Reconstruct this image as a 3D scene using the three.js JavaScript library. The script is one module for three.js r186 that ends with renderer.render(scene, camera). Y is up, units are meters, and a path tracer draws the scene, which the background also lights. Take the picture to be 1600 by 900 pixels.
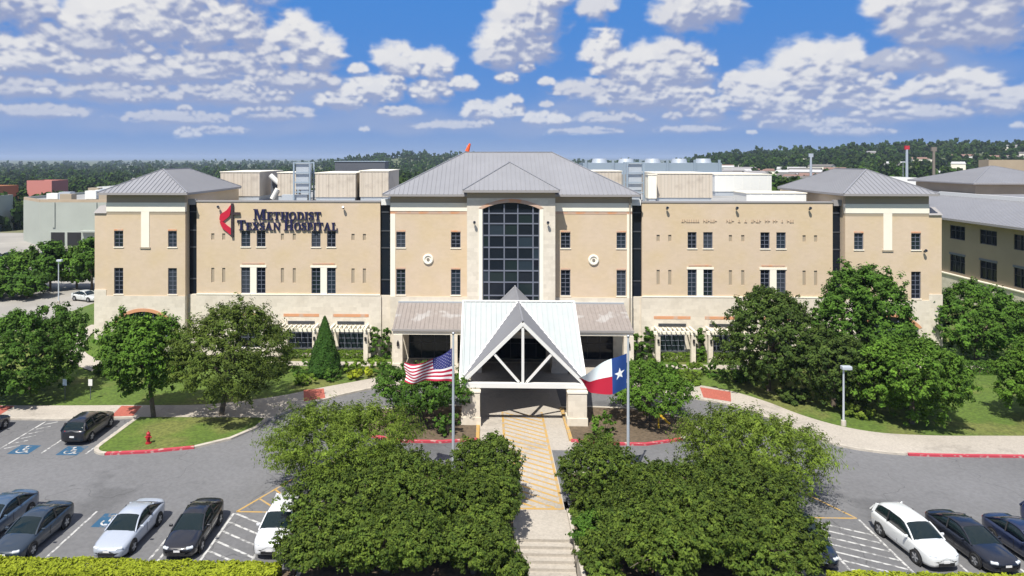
import * as THREE from 'three';
import { mergeGeometries } from 'three/addons/utils/BufferGeometryUtils.js';
import { TextGeometry } from 'three/addons/geometries/TextGeometry.js';
import { FontLoader } from 'three/addons/loaders/FontLoader.js';
import { RoundedBoxGeometry } from 'three/addons/geometries/RoundedBoxGeometry.js';

// ---------------------------------------------------------------- camera, sun, exposure
// World: metres, y up. The main facade lies in the plane z = 0, the building's axis is x = 0, the camera hovers in front (+z).
const scene = new THREE.Scene();
const camera = new THREE.PerspectiveCamera(2 * Math.atan(653 / 1100) * 180 / Math.PI, 1746 / 1306, 0.5, 20000);
camera.position.set(-2.46, 20.6, 72.4);
camera.rotation.set(0, 0.02999, 0);
camera.setViewOffset(1746, 1306, 146, 406, 1600, 900);     // level camera with a shifted lens: verticals stay vertical
const renderer = new THREE.WebGLRenderer({ antialias: true });
renderer.toneMapping = THREE.LinearToneMapping;
const EXPOSURE = 1.4;
renderer.toneMappingExposure = EXPOSURE;
renderer.shadowMap.enabled = true;
const sun = new THREE.DirectionalLight(new THREE.Color().setRGB(1, 0.95, 0.86), 4.6);
sun.position.set(-18.3, 75, 44).multiplyScalar(2);
sun.castShadow = true;
sun.shadow.mapSize.set(4096, 4096);
Object.assign(sun.shadow.camera, { left: -90, right: 90, top: 90, bottom: -90, near: 1, far: 500 });
scene.add(sun, sun.target);

// ---------------------------------------------------------------- small helpers
function rng(seed) { let a = seed >>> 0; return () => { a = (a + 0x6D2B79F5) | 0; let t = Math.imul(a ^ (a >>> 15), 1 | a); t = (t + Math.imul(t ^ (t >>> 7), 61 | t)) ^ t; return ((t ^ (t >>> 14)) >>> 0) / 4294967296; }; }
const clamp = (x, a = 0, b = 1) => x < a ? a : x > b ? b : x;
const lerp = (a, b, t) => a + (b - a) * t;
const smooth = (a, b, x) => { const t = clamp((x - a) / (b - a)); return t * t * (3 - 2 * t); };
const H3 = new Float32Array(65536); { const r = rng(77); for (let i = 0; i < 65536; i++) H3[i] = r(); }
const h3 = (x, y, z) => H3[(Math.imul(x, 374761393) + Math.imul(y, 668265263) + Math.imul(z, 1274126177) ^ (x * 7919 + y * 104729 + z * 1299709 >> 3)) & 65535];
function noise3(x, y, z) {
  const ix = Math.floor(x), iy = Math.floor(y), iz = Math.floor(z);
  let fx = x - ix, fy = y - iy, fz = z - iz; fx = fx * fx * (3 - 2 * fx); fy = fy * fy * (3 - 2 * fy); fz = fz * fz * (3 - 2 * fz);
  const a = h3(ix, iy, iz), b = h3(ix + 1, iy, iz), c = h3(ix, iy + 1, iz), d = h3(ix + 1, iy + 1, iz);
  const e = h3(ix, iy, iz + 1), f = h3(ix + 1, iy, iz + 1), g = h3(ix, iy + 1, iz + 1), h = h3(ix + 1, iy + 1, iz + 1);
  const p = a + (b - a) * fx, q = c + (d - c) * fx, r = e + (f - e) * fx, s = g + (h - g) * fx;
  const u = p + (q - p) * fy, v = r + (s - r) * fy; return u + (v - u) * fz;
}

// ---------------------------------------------------------------- sky: blue air with cumulus, computed for every direction
function makeSky() {
  const W = 4096, HH = 2048, half = HH / 2, N = W * half;
  const F = new Float32Array(N), S = new Float32Array(N).fill(1), D = new Float32Array(N);
  const R = rng(4242);
  const puffs = [];
  const put = (a, e, ra, re, lit = 1, dense = 1) => puffs.push({ a, e, ra, re, lit, dense });
  // cumulus in the part of the sky in view: degrees right of straight ahead (-z), degrees up, half width, half height
  const view = [
    [-29, 9.7, 2.6, 2.2], [-25.5, 10.0, 5.2, 2.5], [-22, 9.2, 4.4, 2.0], [-29.5, 8.3, 5.0, 1.4, .8], [-24.5, 12.0, 2.6, 1.7], [-20.5, 10.2, 2.3, 1.5],
    [-35.8, 10.6, 1.9, 2.0, .9], [-33.6, 10.2, 1.9, 1.7, .9], [-34, 7.0, 4.5, 1.3], [-30.5, 6.5, 3.8, 1.1, .8], [-26, 6.4, 4.6, 1.2, .9], [-21.5, 6.6, 4.2, 1.3, .85],
    [-19.5, 12.6, 4.5, 1.2, .75], [-15.3, 9.0, 2.0, 1.7], [-13.7, 8.0, 2.4, 1.4], [-17, 7.4, 2.4, 1.3, .85], [-15.5, 6.0, 4.5, 1.0, .8],
    [-35, 4.8, 5, .7, .65], [-28, 4.6, 5, .8, .7], [-20, 4.8, 5.5, .9, .75], [-33, 3.2, 4, .5, .6], [-24, 3.0, 5, .5, .6], [-17, 3.5, 4, .6, .7], [-21, 2.1, 2.4, .35, .7],
    [-7.0, 7.6, 2.0, 1.5], [-4.4, 7.0, 1.9, 1.2], [-9.4, 5.2, 2.7, 1.1], [-11.5, 4.5, 2.5, .9], [-4.5, 5.1, 1.9, .9], [-2.0, 5.9, 1.2, .6], [-7, 3.7, 2.2, .5, .8],
    [2.1, 9.0, 2.5, 2.1], [3.2, 11.0, 2.4, 1.9, .95], [5.0, 12.3, 1.6, 1.6], [1.6, 8.0, 2.4, 1.2, .8], [9.0, 11.8, 1.5, 1.1, .8],
    [-.4, 3.5, 1.7, .8], [1.7, 3.8, 1.5, .7], [4.3, 3.1, 1.6, .6], [5.8, 3.0, 1.0, .5],
    [9.3, 8.0, 1.4, 1.4], [10.9, 6.9, 2.5, 1.3], [13.4, 6.5, 3.4, 2.1], [14.8, 7.6, 2.2, 1.3, .9], [12.2, 4.7, 4.0, 1.3, .9], [8.3, 5.4, 3.6, .8, .75], [15.4, 4.5, 2.2, 1.2],
    [17.2, 3.5, 1.4, .9], [10, 3.1, 3.2, .5, .75], [15.3, 10.7, 1.7, 1.5, .8], [17.2, 11.2, 2.2, 2.0, .95], [16.6, 12.4, 2.6, 1.4, .8],
    [21.2, 4.4, 2.4, 1.9], [24.2, 6.0, 2.6, 2.0], [26.0, 7.1, 1.5, 1.3], [22.4, 3.4, 3.4, 1.1, .9], [27.2, 4.3, 2.4, 1.4], [29.0, 3.3, 2.2, .9], [24.5, 2.5, 5, .5, .7],
    [30.5, 10.8, 2.6, 2.0], [33.0, 11.2, 3.2, 2.4], [35.2, 9.6, 2.8, 2.3, .95], [31.8, 9.2, 3.0, 1.6, .8], [33.2, 8.0, 3.4, 1.0, .6], [30, 6.6, 3.0, .8, .35, .7],
    [31.5, 4.4, 1.9, .9], [33.6, 4.6, 2.2, 1.2], [35.5, 3.6, 2.6, .9, .8], [31, 3.0, 4, .5, .7], [8, 2.1, 4, .3, .7], [-3, 2.6, 3.5, .35, .7], [16, 2.2, 3, .3, .7], [27.5, 1.9, 3, .3, .7],
  ];
  const veil = [[-33, 5.2, 10, 2.6], [-24, 4.8, 11, 2.3], [-15, 5.2, 7, 1.8], [-29, 7.4, 8, 2.2], [10, 3.8, 8, 1.4], [14, 5.2, 5, 1.8], [24, 3.2, 8, 1.3], [32, 6.0, 5, 1.8], [-9, 3.4, 6, 1.0], [0, 2.6, 30, .9], [-28, 2.6, 16, 1.0]];
  for (let k = 0; k < 40; k++) { const a = 50 + R() * 260; veil.push([a, 2 + R() * 12, 5 + R() * 8, 1 + R() * 2]); }
  const heap = (a, e, ra, re, lit = 1) => {                 // a cumulus: a core with rounded heads piled on its upper rim
    const ce = Math.max(.1, Math.cos(e * Math.PI / 180)); put(a, e, ra * .78, re * .85, lit * .92);
    const n = 5 + Math.floor(ra / re * 2.4); for (let j = 0; j < n; j++) { const t = (j + .2 + .6 * R()) / n * Math.PI, q = re * (.34 + .30 * R()); put(a + Math.cos(t) * ra * .74 / ce, e + Math.sin(t) * re * .72 - re * .12 + (R() - .5) * re * .3, q * 1.15, q, lit * (.92 + .1 * R())); }
  };
  const R2 = rng(99); for (let k = 0; k < 46; k++) { const e = 1.8 + R2() * 5.5, s = .16 + R2() * R2() * .5 + e * .05; heap(-37 + R2() * 75, e, s * 1.4, s * .9, .75 + R2() * .25); }
  for (const [a, e, ra, re, lit] of view) heap(a, e, ra * .96, re * 1.2, lit);
  // the same kind of cloud everywhere else round the dome
  for (let k = 0; k < 300; k++) {
    const a = R() * 360, e = 2 + Math.pow(R(), 1.25) * 70, inView = Math.abs(((a + 180) % 360) - 180) < 40 && e < 15.5;
    const s = (0.5 + R()) * (0.7 + e * 0.085), n = 2 + Math.floor(R() * 4), lit = .75 + R() * .25;
    for (let j = 0; j < n; j++) { const da = (R() - .5) * 3.4 * s, de = (R() - .35) * 1.1 * s, r1 = (.8 + R() * .9) * s * 1.15, r2 = (.6 + R() * .5) * s; if (!inView) heap(a + da / Math.cos(e * Math.PI / 180), e + de, r1 * .9, r2, lit); }
  }
  const px = W / 360, d2r = Math.PI / 180;
  const WA = new Float32Array(N), WE = new Float32Array(N);          // gentle warp so that no outline is an ellipse
  for (let y = 0; y < half; y++) { const e = (y + .5) / px * d2r, ce = Math.cos(e), se = Math.sin(e); for (let x = 0; x < W; x++) { const ph = ((x + .5) / W - .5) * 2 * Math.PI, X = Math.cos(ph) * ce, Z = Math.sin(ph) * ce, i = y * W + x; WA[i] = noise3(X * 19 + 5, se * 17, Z * 19 + 8) + .5 * noise3(X * 47 + 5, se * 44, Z * 47) - .75; WE[i] = noise3(X * 17 + 25, se * 16 + 9, Z * 17 + 3) + .5 * noise3(X * 44 + 2, se * 42 + 7, Z * 44) - .75; } }
  for (const p of puffs) {
    const ce = Math.max(.05, Math.cos(p.e * d2r)), wx = Math.min(179, p.ra * 2.1 / ce), y0 = Math.max(0, Math.floor((p.e - p.re * 1.9) * px)), y1 = Math.min(half - 1, Math.ceil((p.e + p.re * 2.1) * px));
    const cx = (p.a + 90) * px;
    for (let y = y0; y <= y1; y++) {
      const de0 = (y + .5) / px - p.e;
      for (let x = Math.floor(cx - wx * px); x <= cx + wx * px; x++) {
        const i = y * W + ((x % W) + W) % W, de = de0 + WE[i] * p.re * .45, qe = de > 0 ? de / p.re : de / (p.re * .8);
        const qa = ((x + .5 - cx) / px * ce + WA[i] * p.ra * .45) / p.ra, q = 1 - Math.sqrt(qa * qa + qe * qe);
        if (q < -.8) continue;
        const v = q * p.dense;
        if (F[i] === 0) { F[i] = v + 2; S[i] = p.lit; D[i] = de / p.re; }
        else { const o = F[i] - 2, k = .25, h = clamp(.5 + .5 * (v - o) / k); F[i] = lerp(o, v, h) + k * h * (1 - h) * .6 + 2; S[i] = lerp(S[i], p.lit, h); D[i] = lerp(D[i], de / p.re, h); }
      }
    }
  }
  for (let y = 0; y < half; y++) {
    const e = (y + .5) / px * d2r, ce = Math.cos(e), se = Math.sin(e), f0 = 34 + 30 * Math.exp(-e / d2r / 6);
    for (let x = 0; x < W; x++) {
      const i = y * W + x; if (F[i] === 0) { F[i] = -1; continue; }
      const ph = ((x + .5) / W - .5) * 2 * Math.PI, X = Math.cos(ph) * ce, Y = se * .95, Z = Math.sin(ph) * ce;
      let n = 0, amp = .5, f = f0;
      for (let o = 0; o < 6; o++) { const q = noise3(X * f + 40 + o * 9, Y * f + 31, Z * f + 52); n += amp * (o < 4 ? 1 - Math.abs(2 * q - 1) * 1.3 : q * 1.1); amp *= .60; f *= 2.1; }
      F[i] = F[i] - 2 + (n - .62) * .78 - .02;
    }
  }
  const V = new Float32Array(N);
  for (const [va, ve, ra, re] of veil) { const y0 = Math.max(0, Math.floor((ve - re * 1.6) * px)), y1 = Math.ceil((ve + re * 1.6) * px), cx = (va + 90) * px; for (let y = y0; y <= y1; y++) for (let x = Math.floor(cx - ra * 1.6 * px); x <= cx + ra * 1.6 * px; x++) { const i = y * W + ((x % W) + W) % W, qa = (x + .5 - cx) / px / ra + WA[i] * .5, qe = ((y + .5) / px - ve) / re + WE[i] * .8, w = smooth(1.25, .2, Math.hypot(qa, qe)) * (.55 + .6 * (WA[i] + .75) * .8); V[i] = Math.min(1, V[i] + w * (1 - V[i])); } }
  const data = new Float32Array(W * HH * 4);
  const zen = [.030, .150, .50], mid = [.062, .250, .68], hor = [.285, .400, .640];
  const at = (x, y) => F[clamp(y, 0, half - 1) * W + ((x % W) + W) % W];
  let gr = [0, 0, 0];
  for (let y = 0; y < half; y++) {
    const e = (y + .5) / px, t1 = Math.exp(-e / 4.2), t2 = smooth(12, 70, e);
    const air = [0, 1, 2].map((c) => lerp(lerp(mid[c], zen[c], t2), hor[c], t1));
    for (let x = 0; x < W; x++) {
      const i = y * W + x, o = ((y + half) * W + x) * 4, f = F[i];
      let r = air[0], g = air[1], b = air[2]; const vv = V[i] * .62; r = lerp(r, .345, vv); g = lerp(g, .425, vv); b = lerp(b, .640, vv);
      if (f > -.4) {
        const a = smooth(-.38, .40, f) * (.80 + .20 * smooth(.1, .5, f));
        const g1 = f - at(x - 1, y + 3), g2 = f - at(x - 4, y + 9), g3 = f - at(x - 12, y + 26);
        let lit = clamp(.33 + g1 * 1.0 + g2 * .85 + g3 * .52 + D[i] * .12) * S[i];
        const sh = [.310, .365, .560], li = [.82, .815, .82], hz = Math.exp(-e / 3.0) * .70;
        const cl = [0, 1, 2].map((c) => lerp(lerp(sh[c], li[c], lit), hor[c] * 1.2, hz));
        r = lerp(r, cl[0], a); g = lerp(g, cl[1], a); b = lerp(b, cl[2], a);
      }
      data[o] = r / EXPOSURE; data[o + 1] = g / EXPOSURE; data[o + 2] = b / EXPOSURE; data[o + 3] = 1;
      if (y < 6) { gr[0] += r; gr[1] += g; gr[2] += b; }
    }
  }
  gr = gr.map((v) => v / (6 * W) / EXPOSURE);
  for (let i = 0; i < W * half; i++) { data[i * 4] = gr[0] * .6; data[i * 4 + 1] = gr[1] * .6; data[i * 4 + 2] = gr[2] * .5; data[i * 4 + 3] = 1; }
  const t = new THREE.DataTexture(data, W, HH, THREE.RGBAFormat, THREE.FloatType);
  t.mapping = THREE.EquirectangularReflectionMapping; t.magFilter = THREE.LinearFilter; t.minFilter = THREE.LinearFilter; t.wrapS = THREE.RepeatWrapping; t.needsUpdate = true;
  return t;
}
scene.background = makeSky();
scene.environment = scene.background;

// ---------------------------------------------------------------- textures (colour grain only) and materials
const wrapN = (n, p) => ((n % p) + p) % p;
function tnoise(x, y, p, seed) {        // value noise that repeats every p cells
  const ix = Math.floor(x), iy = Math.floor(y); let fx = x - ix, fy = y - iy; fx = fx * fx * (3 - 2 * fx); fy = fy * fy * (3 - 2 * fy);
  const g = (i, j) => h3(wrapN(i, p), wrapN(j, p), seed);
  return lerp(lerp(g(ix, iy), g(ix + 1, iy), fx), lerp(g(ix, iy + 1), g(ix + 1, iy + 1), fx), fy);
}
function fbm(u, v, p, seed, oct) { let n = 0, a = .5, s = 0; for (let o = 0; o < oct; o++) { n += a * tnoise(u * p, v * p, p, seed + o); s += a; a *= .55; p *= 2; } return n / s; }
function tex(size, metres, fn, srgb = true) {
  const d = new Uint8Array(size * size * 4);
  for (let y = 0; y < size; y++) for (let x = 0; x < size; x++) {
    const c = fn(x / size, y / size, x, y), i = (y * size + x) * 4;
    for (let k = 0; k < 3; k++) { const l = clamp(c[k]); d[i + k] = Math.round(255 * (srgb ? (l <= .0031308 ? l * 12.92 : 1.055 * Math.pow(l, 1 / 2.4) - .055) : l)); }
    d[i + 3] = 255;
  }
  const t = new THREE.DataTexture(d, size, size); t.colorSpace = srgb ? THREE.SRGBColorSpace : THREE.NoColorSpace;
  t.wrapS = t.wrapT = THREE.RepeatWrapping; t.magFilter = THREE.LinearFilter; t.minFilter = THREE.LinearMipmapLinearFilter; t.generateMipmaps = true; t.repeat.set(1 / metres, 1 / metres); t.needsUpdate = true;
  return t;
}
const mul = (c, k) => [c[0] * k, c[1] * k, c[2] * k], mix3 = (a, b, t) => [lerp(a[0], b[0], t), lerp(a[1], b[1], t), lerp(a[2], b[2], t)];
const std = (o) => new THREE.MeshStandardMaterial({ roughness: .85, side: THREE.DoubleSide, ...o });
const rgb = (r, g, b) => new THREE.Color().setRGB(r, g, b);
const M = {};
{
  const rr = rng(5);
  const brickTone = Array.from({ length: 64 * 64 }, () => rr());
  M.brick = std({ map: tex(1024, 12.8, (u, v, x, y) => {            // tan brick, tone differing brick by brick, broad weathering
    const row = Math.floor(v * 64), col = Math.floor(u * 32 + (row & 1) * .5) % 32, b = brickTone[row * 64 + col];
    const n = fbm(u, v, 3, 11, 4), m = fbm(u, v, 24, 15, 3);
    return mul(mix3([.595, .468, .298], [.610, .488, .362], smooth(.3, .7, n) * .8 + b * .2), .95 + .07 * m + .03 * (b - .5)); }) });
  M.lime = std({ map: tex(1024, 9.6, (u, v) => {                      // pale limestone ashlar
    const row = Math.floor(v * 24), off = (row * 7 % 5) / 5, col = Math.floor(u * 12 + off) % 12, b = brickTone[(row * 12 + col) % 4096];
    const n = fbm(u, v, 4, 21, 4), m = fbm(u, v, 40, 25, 2);
    return mul(mix3([.66, .59, .48], [.76, .70, .595], n * .7 + b * .3), .88 + .10 * m + .09 * (b - .5)); }) });
  M.cream = std({ color: rgb(.88, .83, .70), map: tex(256, 4, (u, v) => mul([1, 1, 1], .92 + .08 * fbm(u, v, 6, 31, 4))) });
  M.orange = std({ map: tex(256, 3.2, (u, v) => mix3([.60, .29, .15], [.52, .36, .27], smooth(.35, .65, fbm(u, v, 4, 35, 2)))) });
  M.frieze = std({ color: rgb(.36, .30, .22) });
  M.roof = std({ roughness: .5, map: tex(512, 9, (u, v) => mul([.238, .242, .262], .9 + .2 * fbm(u, v, 5, 41, 4))) });
  M.roofEdge = std({ color: rgb(.30, .285, .28), roughness: .6 });
  M.soffit = std({ color: rgb(.55, .48, .38) });
  M.porchRoof = std({ roughness: .55, map: tex(512, 6, (u, v) => { const s = smooth(.62, .75, fbm(u, v, 4, 47, 3)); return mul(mix3([.265, .236, .222], [.44, .44, .44], s * .5), .9 + .2 * fbm(u * 1, v, 20, 45, 2)); }) });
  M.whiteRoof = std({ roughness: .5, map: tex(512, 8, (u, v) => mul(mix3([.37, .42, .425], [.47, .49, .485], fbm(u, v, 5, 51, 3)), .93 + .07 * fbm(u, v, 30, 53, 2))) });
  M.white = std({ color: rgb(.72, .72, .69), roughness: .6 });
  M.glass = new THREE.MeshPhysicalMaterial({ color: rgb(.010, .014, .022), roughness: .06, ior: 1.32, side: THREE.DoubleSide });
  M.glassB = new THREE.MeshPhysicalMaterial({ color: rgb(.014, .024, .026), roughness: .10, ior: 1.32, side: THREE.DoubleSide });
  M.glassC = new THREE.MeshPhysicalMaterial({ color: rgb(.024, .036, .050), roughness: .08, ior: 1.34, side: THREE.DoubleSide });
  M.glassD = new THREE.MeshPhysicalMaterial({ color: rgb(.045, .055, .07), roughness: .09, ior: 1.34, side: THREE.DoubleSide });
  M.frame = std({ color: rgb(.15, .165, .21), roughness: .5 });
  M.fadedLetter = std({ color: rgb(.40, .30, .21) });
  M.frameDark = std({ color: rgb(.06, .065, .075), roughness: .5 });
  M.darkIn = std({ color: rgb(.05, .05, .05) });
  M.wood = std({ color: rgb(.22, .19, .16) });
  M.tarRoof = std({ map: tex(512, 20, (u, v) => mul([.30, .30, .295], .75 + .5 * fbm(u, v, 6, 61, 5))) });
  M.penthouse = std({ map: tex(512, 10, (u, v) => { const s = smooth(.55, .8, fbm(u * 1, v, 5, 65, 4)); return mul(mix3([.54, .48, .40], [.38, .33, .28], s), .94 + .06 * (Math.sin(u * 2 * Math.PI * 24) > .6 ? -1 : 1)); }) });
  M.duct = std({ color: rgb(.50, .54, .58), roughness: .45, metalness: .35 });
  M.steel = std({ color: rgb(.30, .37, .44), roughness: .5, metalness: .2 });
  M.steelDark = std({ color: rgb(.09, .10, .12), roughness: .6 });
  M.asphalt = std({ roughness: .95, map: tex(2048, 46, (u, v) => {
    const n = fbm(u, v, 5, 71, 5), g = fbm(u, v, 300, 75, 2), s = smooth(.60, .72, fbm(u, v, 9, 81, 4));
    const c = Math.abs(fbm(u, v, 7, 91, 5) - .5), crack = c < .0035 ? .72 : 1;
    return mul([.146, .147, .153], (.72 + .50 * n) * (.86 + .28 * g) * (1 - .24 * s) * crack); }) });
  M.lotAsphalt = std({ roughness: .95, map: tex(512, 60, (u, v) => mul([.30, .285, .26], .75 + .5 * fbm(u, v, 8, 95, 5))) });
  M.concrete = std({ roughness: .9, map: tex(1024, 15, (u, v) => {
    const n = fbm(u, v, 5, 101, 5), g = fbm(u, v, 160, 105, 2); return mul(mix3([.36, .325, .28], [.46, .42, .365], n), .84 + .3 * g - .14 * smooth(.6, .7, fbm(u, v, 11, 108, 4))); }) });
  M.kerb = std({ map: tex(256, 5, (u, v) => mul([.46, .42, .36], .7 + .6 * fbm(u, v, 16, 111, 4))) });
  M.redKerb = std({ map: tex(256, 4, (u, v) => mix3([.45, .050, .075], [.48, .33, .30], smooth(.56, .74, fbm(u, v, 9, 115, 4)))) });
  M.ramp = std({ map: tex(256, 2, (u, v) => mul([.38, .105, .075], .75 + .5 * fbm(u, v, 20, 118, 3))) });
  M.yellowPaint = std({ map: tex(256, 3, (u, v) => mix3([.46, .29, .09], [.36, .29, .21], smooth(.55, .75, fbm(u, v, 14, 121, 4)))) });
  M.whitePaint = std({ map: tex(256, 3, (u, v) => mix3([.50, .50, .49], [.20, .20, .20], smooth(.42, .68, fbm(u, v, 14, 125, 4)))) });
  M.bluePaint = std({ map: tex(256, 3, (u, v) => mix3([.020, .085, .165], [.12, .13, .15], smooth(.55, .75, fbm(u, v, 14, 131, 4)))) });
  M.grass = std({ roughness: 1, map: tex(2048, 40, (u, v) => {
    const n = fbm(u, v, 6, 141, 4), g = fbm(u, v, 260, 145, 2), d = smooth(.52, .72, fbm(u, v, 9, 149, 4));
    return mul(mix3(mix3([.054, .102, .012], [.098, .150, .019], n), [.165, .155, .048], d * .55), .55 + .9 * g); }) });
  M.mulch = std({ roughness: 1, map: tex(512, 6, (u, v) => mul([.115, .085, .055], .45 + 1.1 * fbm(u, v, 40, 151, 4))) });
  M.terrain = std({ roughness: 1, map: tex(512, 160, (u, v) => mix3([.055, .085, .030], [.15, .15, .075], smooth(.45, .7, fbm(u, v, 8, 161, 6)))) });
  M.pole = std({ color: rgb(.55, .60, .66), roughness: .4, metalness: .3 });
  M.bark = std({ roughness: 1, map: tex(256, 1.2, (u, v) => mul([.13, .105, .08], .5 + fbm(u, v * .5, 16, 171, 4))) });
  M.leaf = new THREE.MeshPhysicalMaterial({ vertexColors: true, roughness: .8, specularIntensity: .3, side: THREE.DoubleSide, transmission: .2, thickness: 0 });
  M.wareWall = std({ map: tex(512, 24, (u, v) => mul([.36, .39, .35], .86 + .2 * fbm(u, v, 6, 175, 5))) });
  M.annexWall = std({ map: tex(512, 12, (u, v) => mul([.40, .32, .23], .9 + .2 * fbm(u, v, 6, 177, 5))) });
  M.black = std({ color: rgb(.012, .012, .013), roughness: .7 });
  M.rubber = std({ color: rgb(.018, .018, .018), roughness: .9 });
  M.rim = std({ color: rgb(.50, .51, .53), roughness: .35, metalness: .7 });
  M.navy = std({ color: rgb(.010, .010, .062), roughness: .5 });
  M.red = std({ color: rgb(.52, .012, .040), roughness: .5 });
  M.crossDark = std({ color: rgb(.045, .030, .035), roughness: .5 });
  M.hydrant = std({ color: rgb(.38, .02, .03), roughness: .5 });
  M.signBlue = std({ color: rgb(.45, .60, .72), roughness: .5 });
}

// ---------------------------------------------------------------- geometry helpers
function metreUV(geo) {                       // flat faces, uv in metres along each face
  const g = geo.index ? geo.toNonIndexed() : geo; g.deleteAttribute('uv'); 
  if (!g.attributes.normal) g.computeVertexNormals();
  const p = g.attributes.position, n = g.attributes.normal, uv = new Float32Array(p.count * 2);
  for (let i = 0; i < p.count; i += 3) {
    let nx = 0, ny = 0, nz = 0; for (let k = 0; k < 3; k++) { nx += Math.abs(n.getX(i + k)); ny += Math.abs(n.getY(i + k)); nz += Math.abs(n.getZ(i + k)); }
    for (let k = 0; k < 3; k++) { const j = i + k, x = p.getX(j), y = p.getY(j), z = p.getZ(j);
      if (ny >= nx && ny >= nz) { uv[j * 2] = x; uv[j * 2 + 1] = z; } else if (nz >= nx) { uv[j * 2] = x; uv[j * 2 + 1] = y; } else { uv[j * 2] = z; uv[j * 2 + 1] = y; } }
  }
  g.setAttribute('uv', new THREE.BufferAttribute(uv, 2)); return g;
}
const box = (x0, x1, y0, y1, z0, z1) => { const g = new THREE.BoxGeometry(Math.abs(x1 - x0), Math.abs(y1 - y0), Math.abs(z1 - z0)); g.translate((x0 + x1) / 2, (y0 + y1) / 2, (z0 + z1) / 2); return g; };
const cyl = (x, z, y0, y1, r0, r1 = r0, n = 12) => { const g = new THREE.CylinderGeometry(r1, r0, y1 - y0, n); g.translate(x, (y0 + y1) / 2, z); return g; };
function bar(a, b, w, h) {                    // box beam from point a to point b
  const A = new THREE.Vector3(...a), B = new THREE.Vector3(...b), L = A.distanceTo(B), g = new THREE.BoxGeometry(w, h, L);
  const m = new THREE.Matrix4().lookAt(B, A, new THREE.Vector3(0, 1, 0)); m.setPosition(A.add(B).multiplyScalar(.5)); return g.applyMatrix4(m);
}
function rod(a, b, r0, r1 = r0, n = 7) {
  const A = new THREE.Vector3(...a), B = new THREE.Vector3(...b), d = B.clone().sub(A), g = new THREE.CylinderGeometry(r1, r0, d.length(), n);
  return g.applyMatrix4(new THREE.Matrix4().compose(A.add(B).multiplyScalar(.5), new THREE.Quaternion().setFromUnitVectors(new THREE.Vector3(0, 1, 0), d.normalize()), new THREE.Vector3(1, 1, 1)));
}
function tris(list) { const g = new THREE.BufferGeometry(); g.setAttribute('position', new THREE.Float32BufferAttribute(list.flat(2), 3)); g.computeVertexNormals(); return g; }
const quad = (a, b, c, d) => [[a, b, c], [a, c, d]];
function polyShape(pts) { return new THREE.Shape(pts.map(([x, z]) => new THREE.Vector2(x, -z))); }
function slab(pts, y0, y1) { const g = new THREE.ExtrudeGeometry(polyShape(pts), { depth: y1 - y0, bevelEnabled: false }); g.rotateX(-Math.PI / 2); g.translate(0, y0, 0); return g; }
function sheet(pts, y) { const g = new THREE.ShapeGeometry(polyShape(pts)); g.rotateX(-Math.PI / 2); g.translate(0, y, 0); return g; }
function wall(outline, holes, zFront, thick) { // wall in the xy plane with real openings
  const s = new THREE.Shape(outline.map(([x, y]) => new THREE.Vector2(x, y)));
  for (const h of holes) s.holes.push(new THREE.Path((Array.isArray(h[0]) ? h : [[h[0], h[2]], [h[1], h[2]], [h[1], h[3]], [h[0], h[3]]]).map(([x, y]) => new THREE.Vector2(x, y))));
  const g = new THREE.ExtrudeGeometry(s, { depth: thick, bevelEnabled: false }); g.translate(0, 0, zFront - thick); return g;
}
const taken = {};
function numbered(n) { if (!(n in taken)) { taken[n] = 0; return n; } taken[n]++; return n + '_' + String(taken[n]).padStart(3, '0'); }
function mesh(name, geos, mat, parent) {
  let list = (Array.isArray(geos) ? geos : [geos]).map(metreUV);
  const g = list.length > 1 ? mergeGeometries(list) : list[0];
  const m = new THREE.Mesh(g, mat); m.castShadow = m.receiveShadow = true;
  m.name = parent && parent !== scene ? name : numbered(name); (parent || scene).add(m); return m;
}
function tag(o, label, category, group, kind) { o.userData.label = label; if (category) o.userData.category = category; if (group) o.userData.group = group; if (kind) o.userData.kind = kind; return o; }
function thing(name, label, category, [x, y, z] = [0, 0, 0], turn = 0, group) { const o = new THREE.Group(); o.name = numbered(name); scene.add(o); o.position.set(x, y, z); o.rotation.y = turn; return tag(o, label, category, group); }
function struct(name, geos, mat) { const m = mesh(name, geos, mat, scene); m.userData.kind = 'structure'; return m; }
function arc(cx, cz, r, a0, a1, n = 8) { const o = []; for (let i = 0; i <= n; i++) { const a = (a0 + (a1 - a0) * i / n) * Math.PI / 180; o.push([cx + r * Math.cos(a), cz + r * Math.sin(a)]); } return o; }
function spline(pts, n = 6) { const c = new THREE.CatmullRomCurve3(pts.map(([x, z]) => new THREE.Vector3(x, 0, z)), false, 'centripetal'); return c.getPoints((pts.length - 1) * n).map((p) => [p.x, p.z]); }

// ---------------------------------------------------------------- ground, roads, pavements
function azOf(x, z) { return Math.atan2(x + 2.46, 72.4 - z) * 180 / Math.PI; }
function landHeight(x, z) {
  const r = Math.hypot(x, z - 72), az = azOf(x, z), n = noise3(x * .004 + 9, 3, z * .004 + 5) - .5;
  let h = -.05 - 1.55 * smooth(24, 33, z);
  const far = smooth(170, 420, r) * (z < 60 ? 1 : 0);
  const bumpy = noise3(x * .0016 + 3, 7, z * .0016) * 6 - 6;
  const ridge = (a0, a1, a2, a3, rc, w, hh) => hh * smooth(a0, a1, az) * (1 - smooth(a2, a3, az)) * (r < rc ? Math.exp(-(((r - rc) / w) ** 2)) : Math.exp(-(((r - rc) / (w * 2.5)) ** 2)));
  h += far * (bumpy + ridge(13, 19.5, 58, 70, 1250, 520, 25 + 7 * smooth(22, 30, az) + 10 * n) + ridge(-17, -6, -3, 4, 1650, 420, 25 + 8 * n) - 5 * (1 - smooth(-20, -8, az)));
  return h;
}
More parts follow.
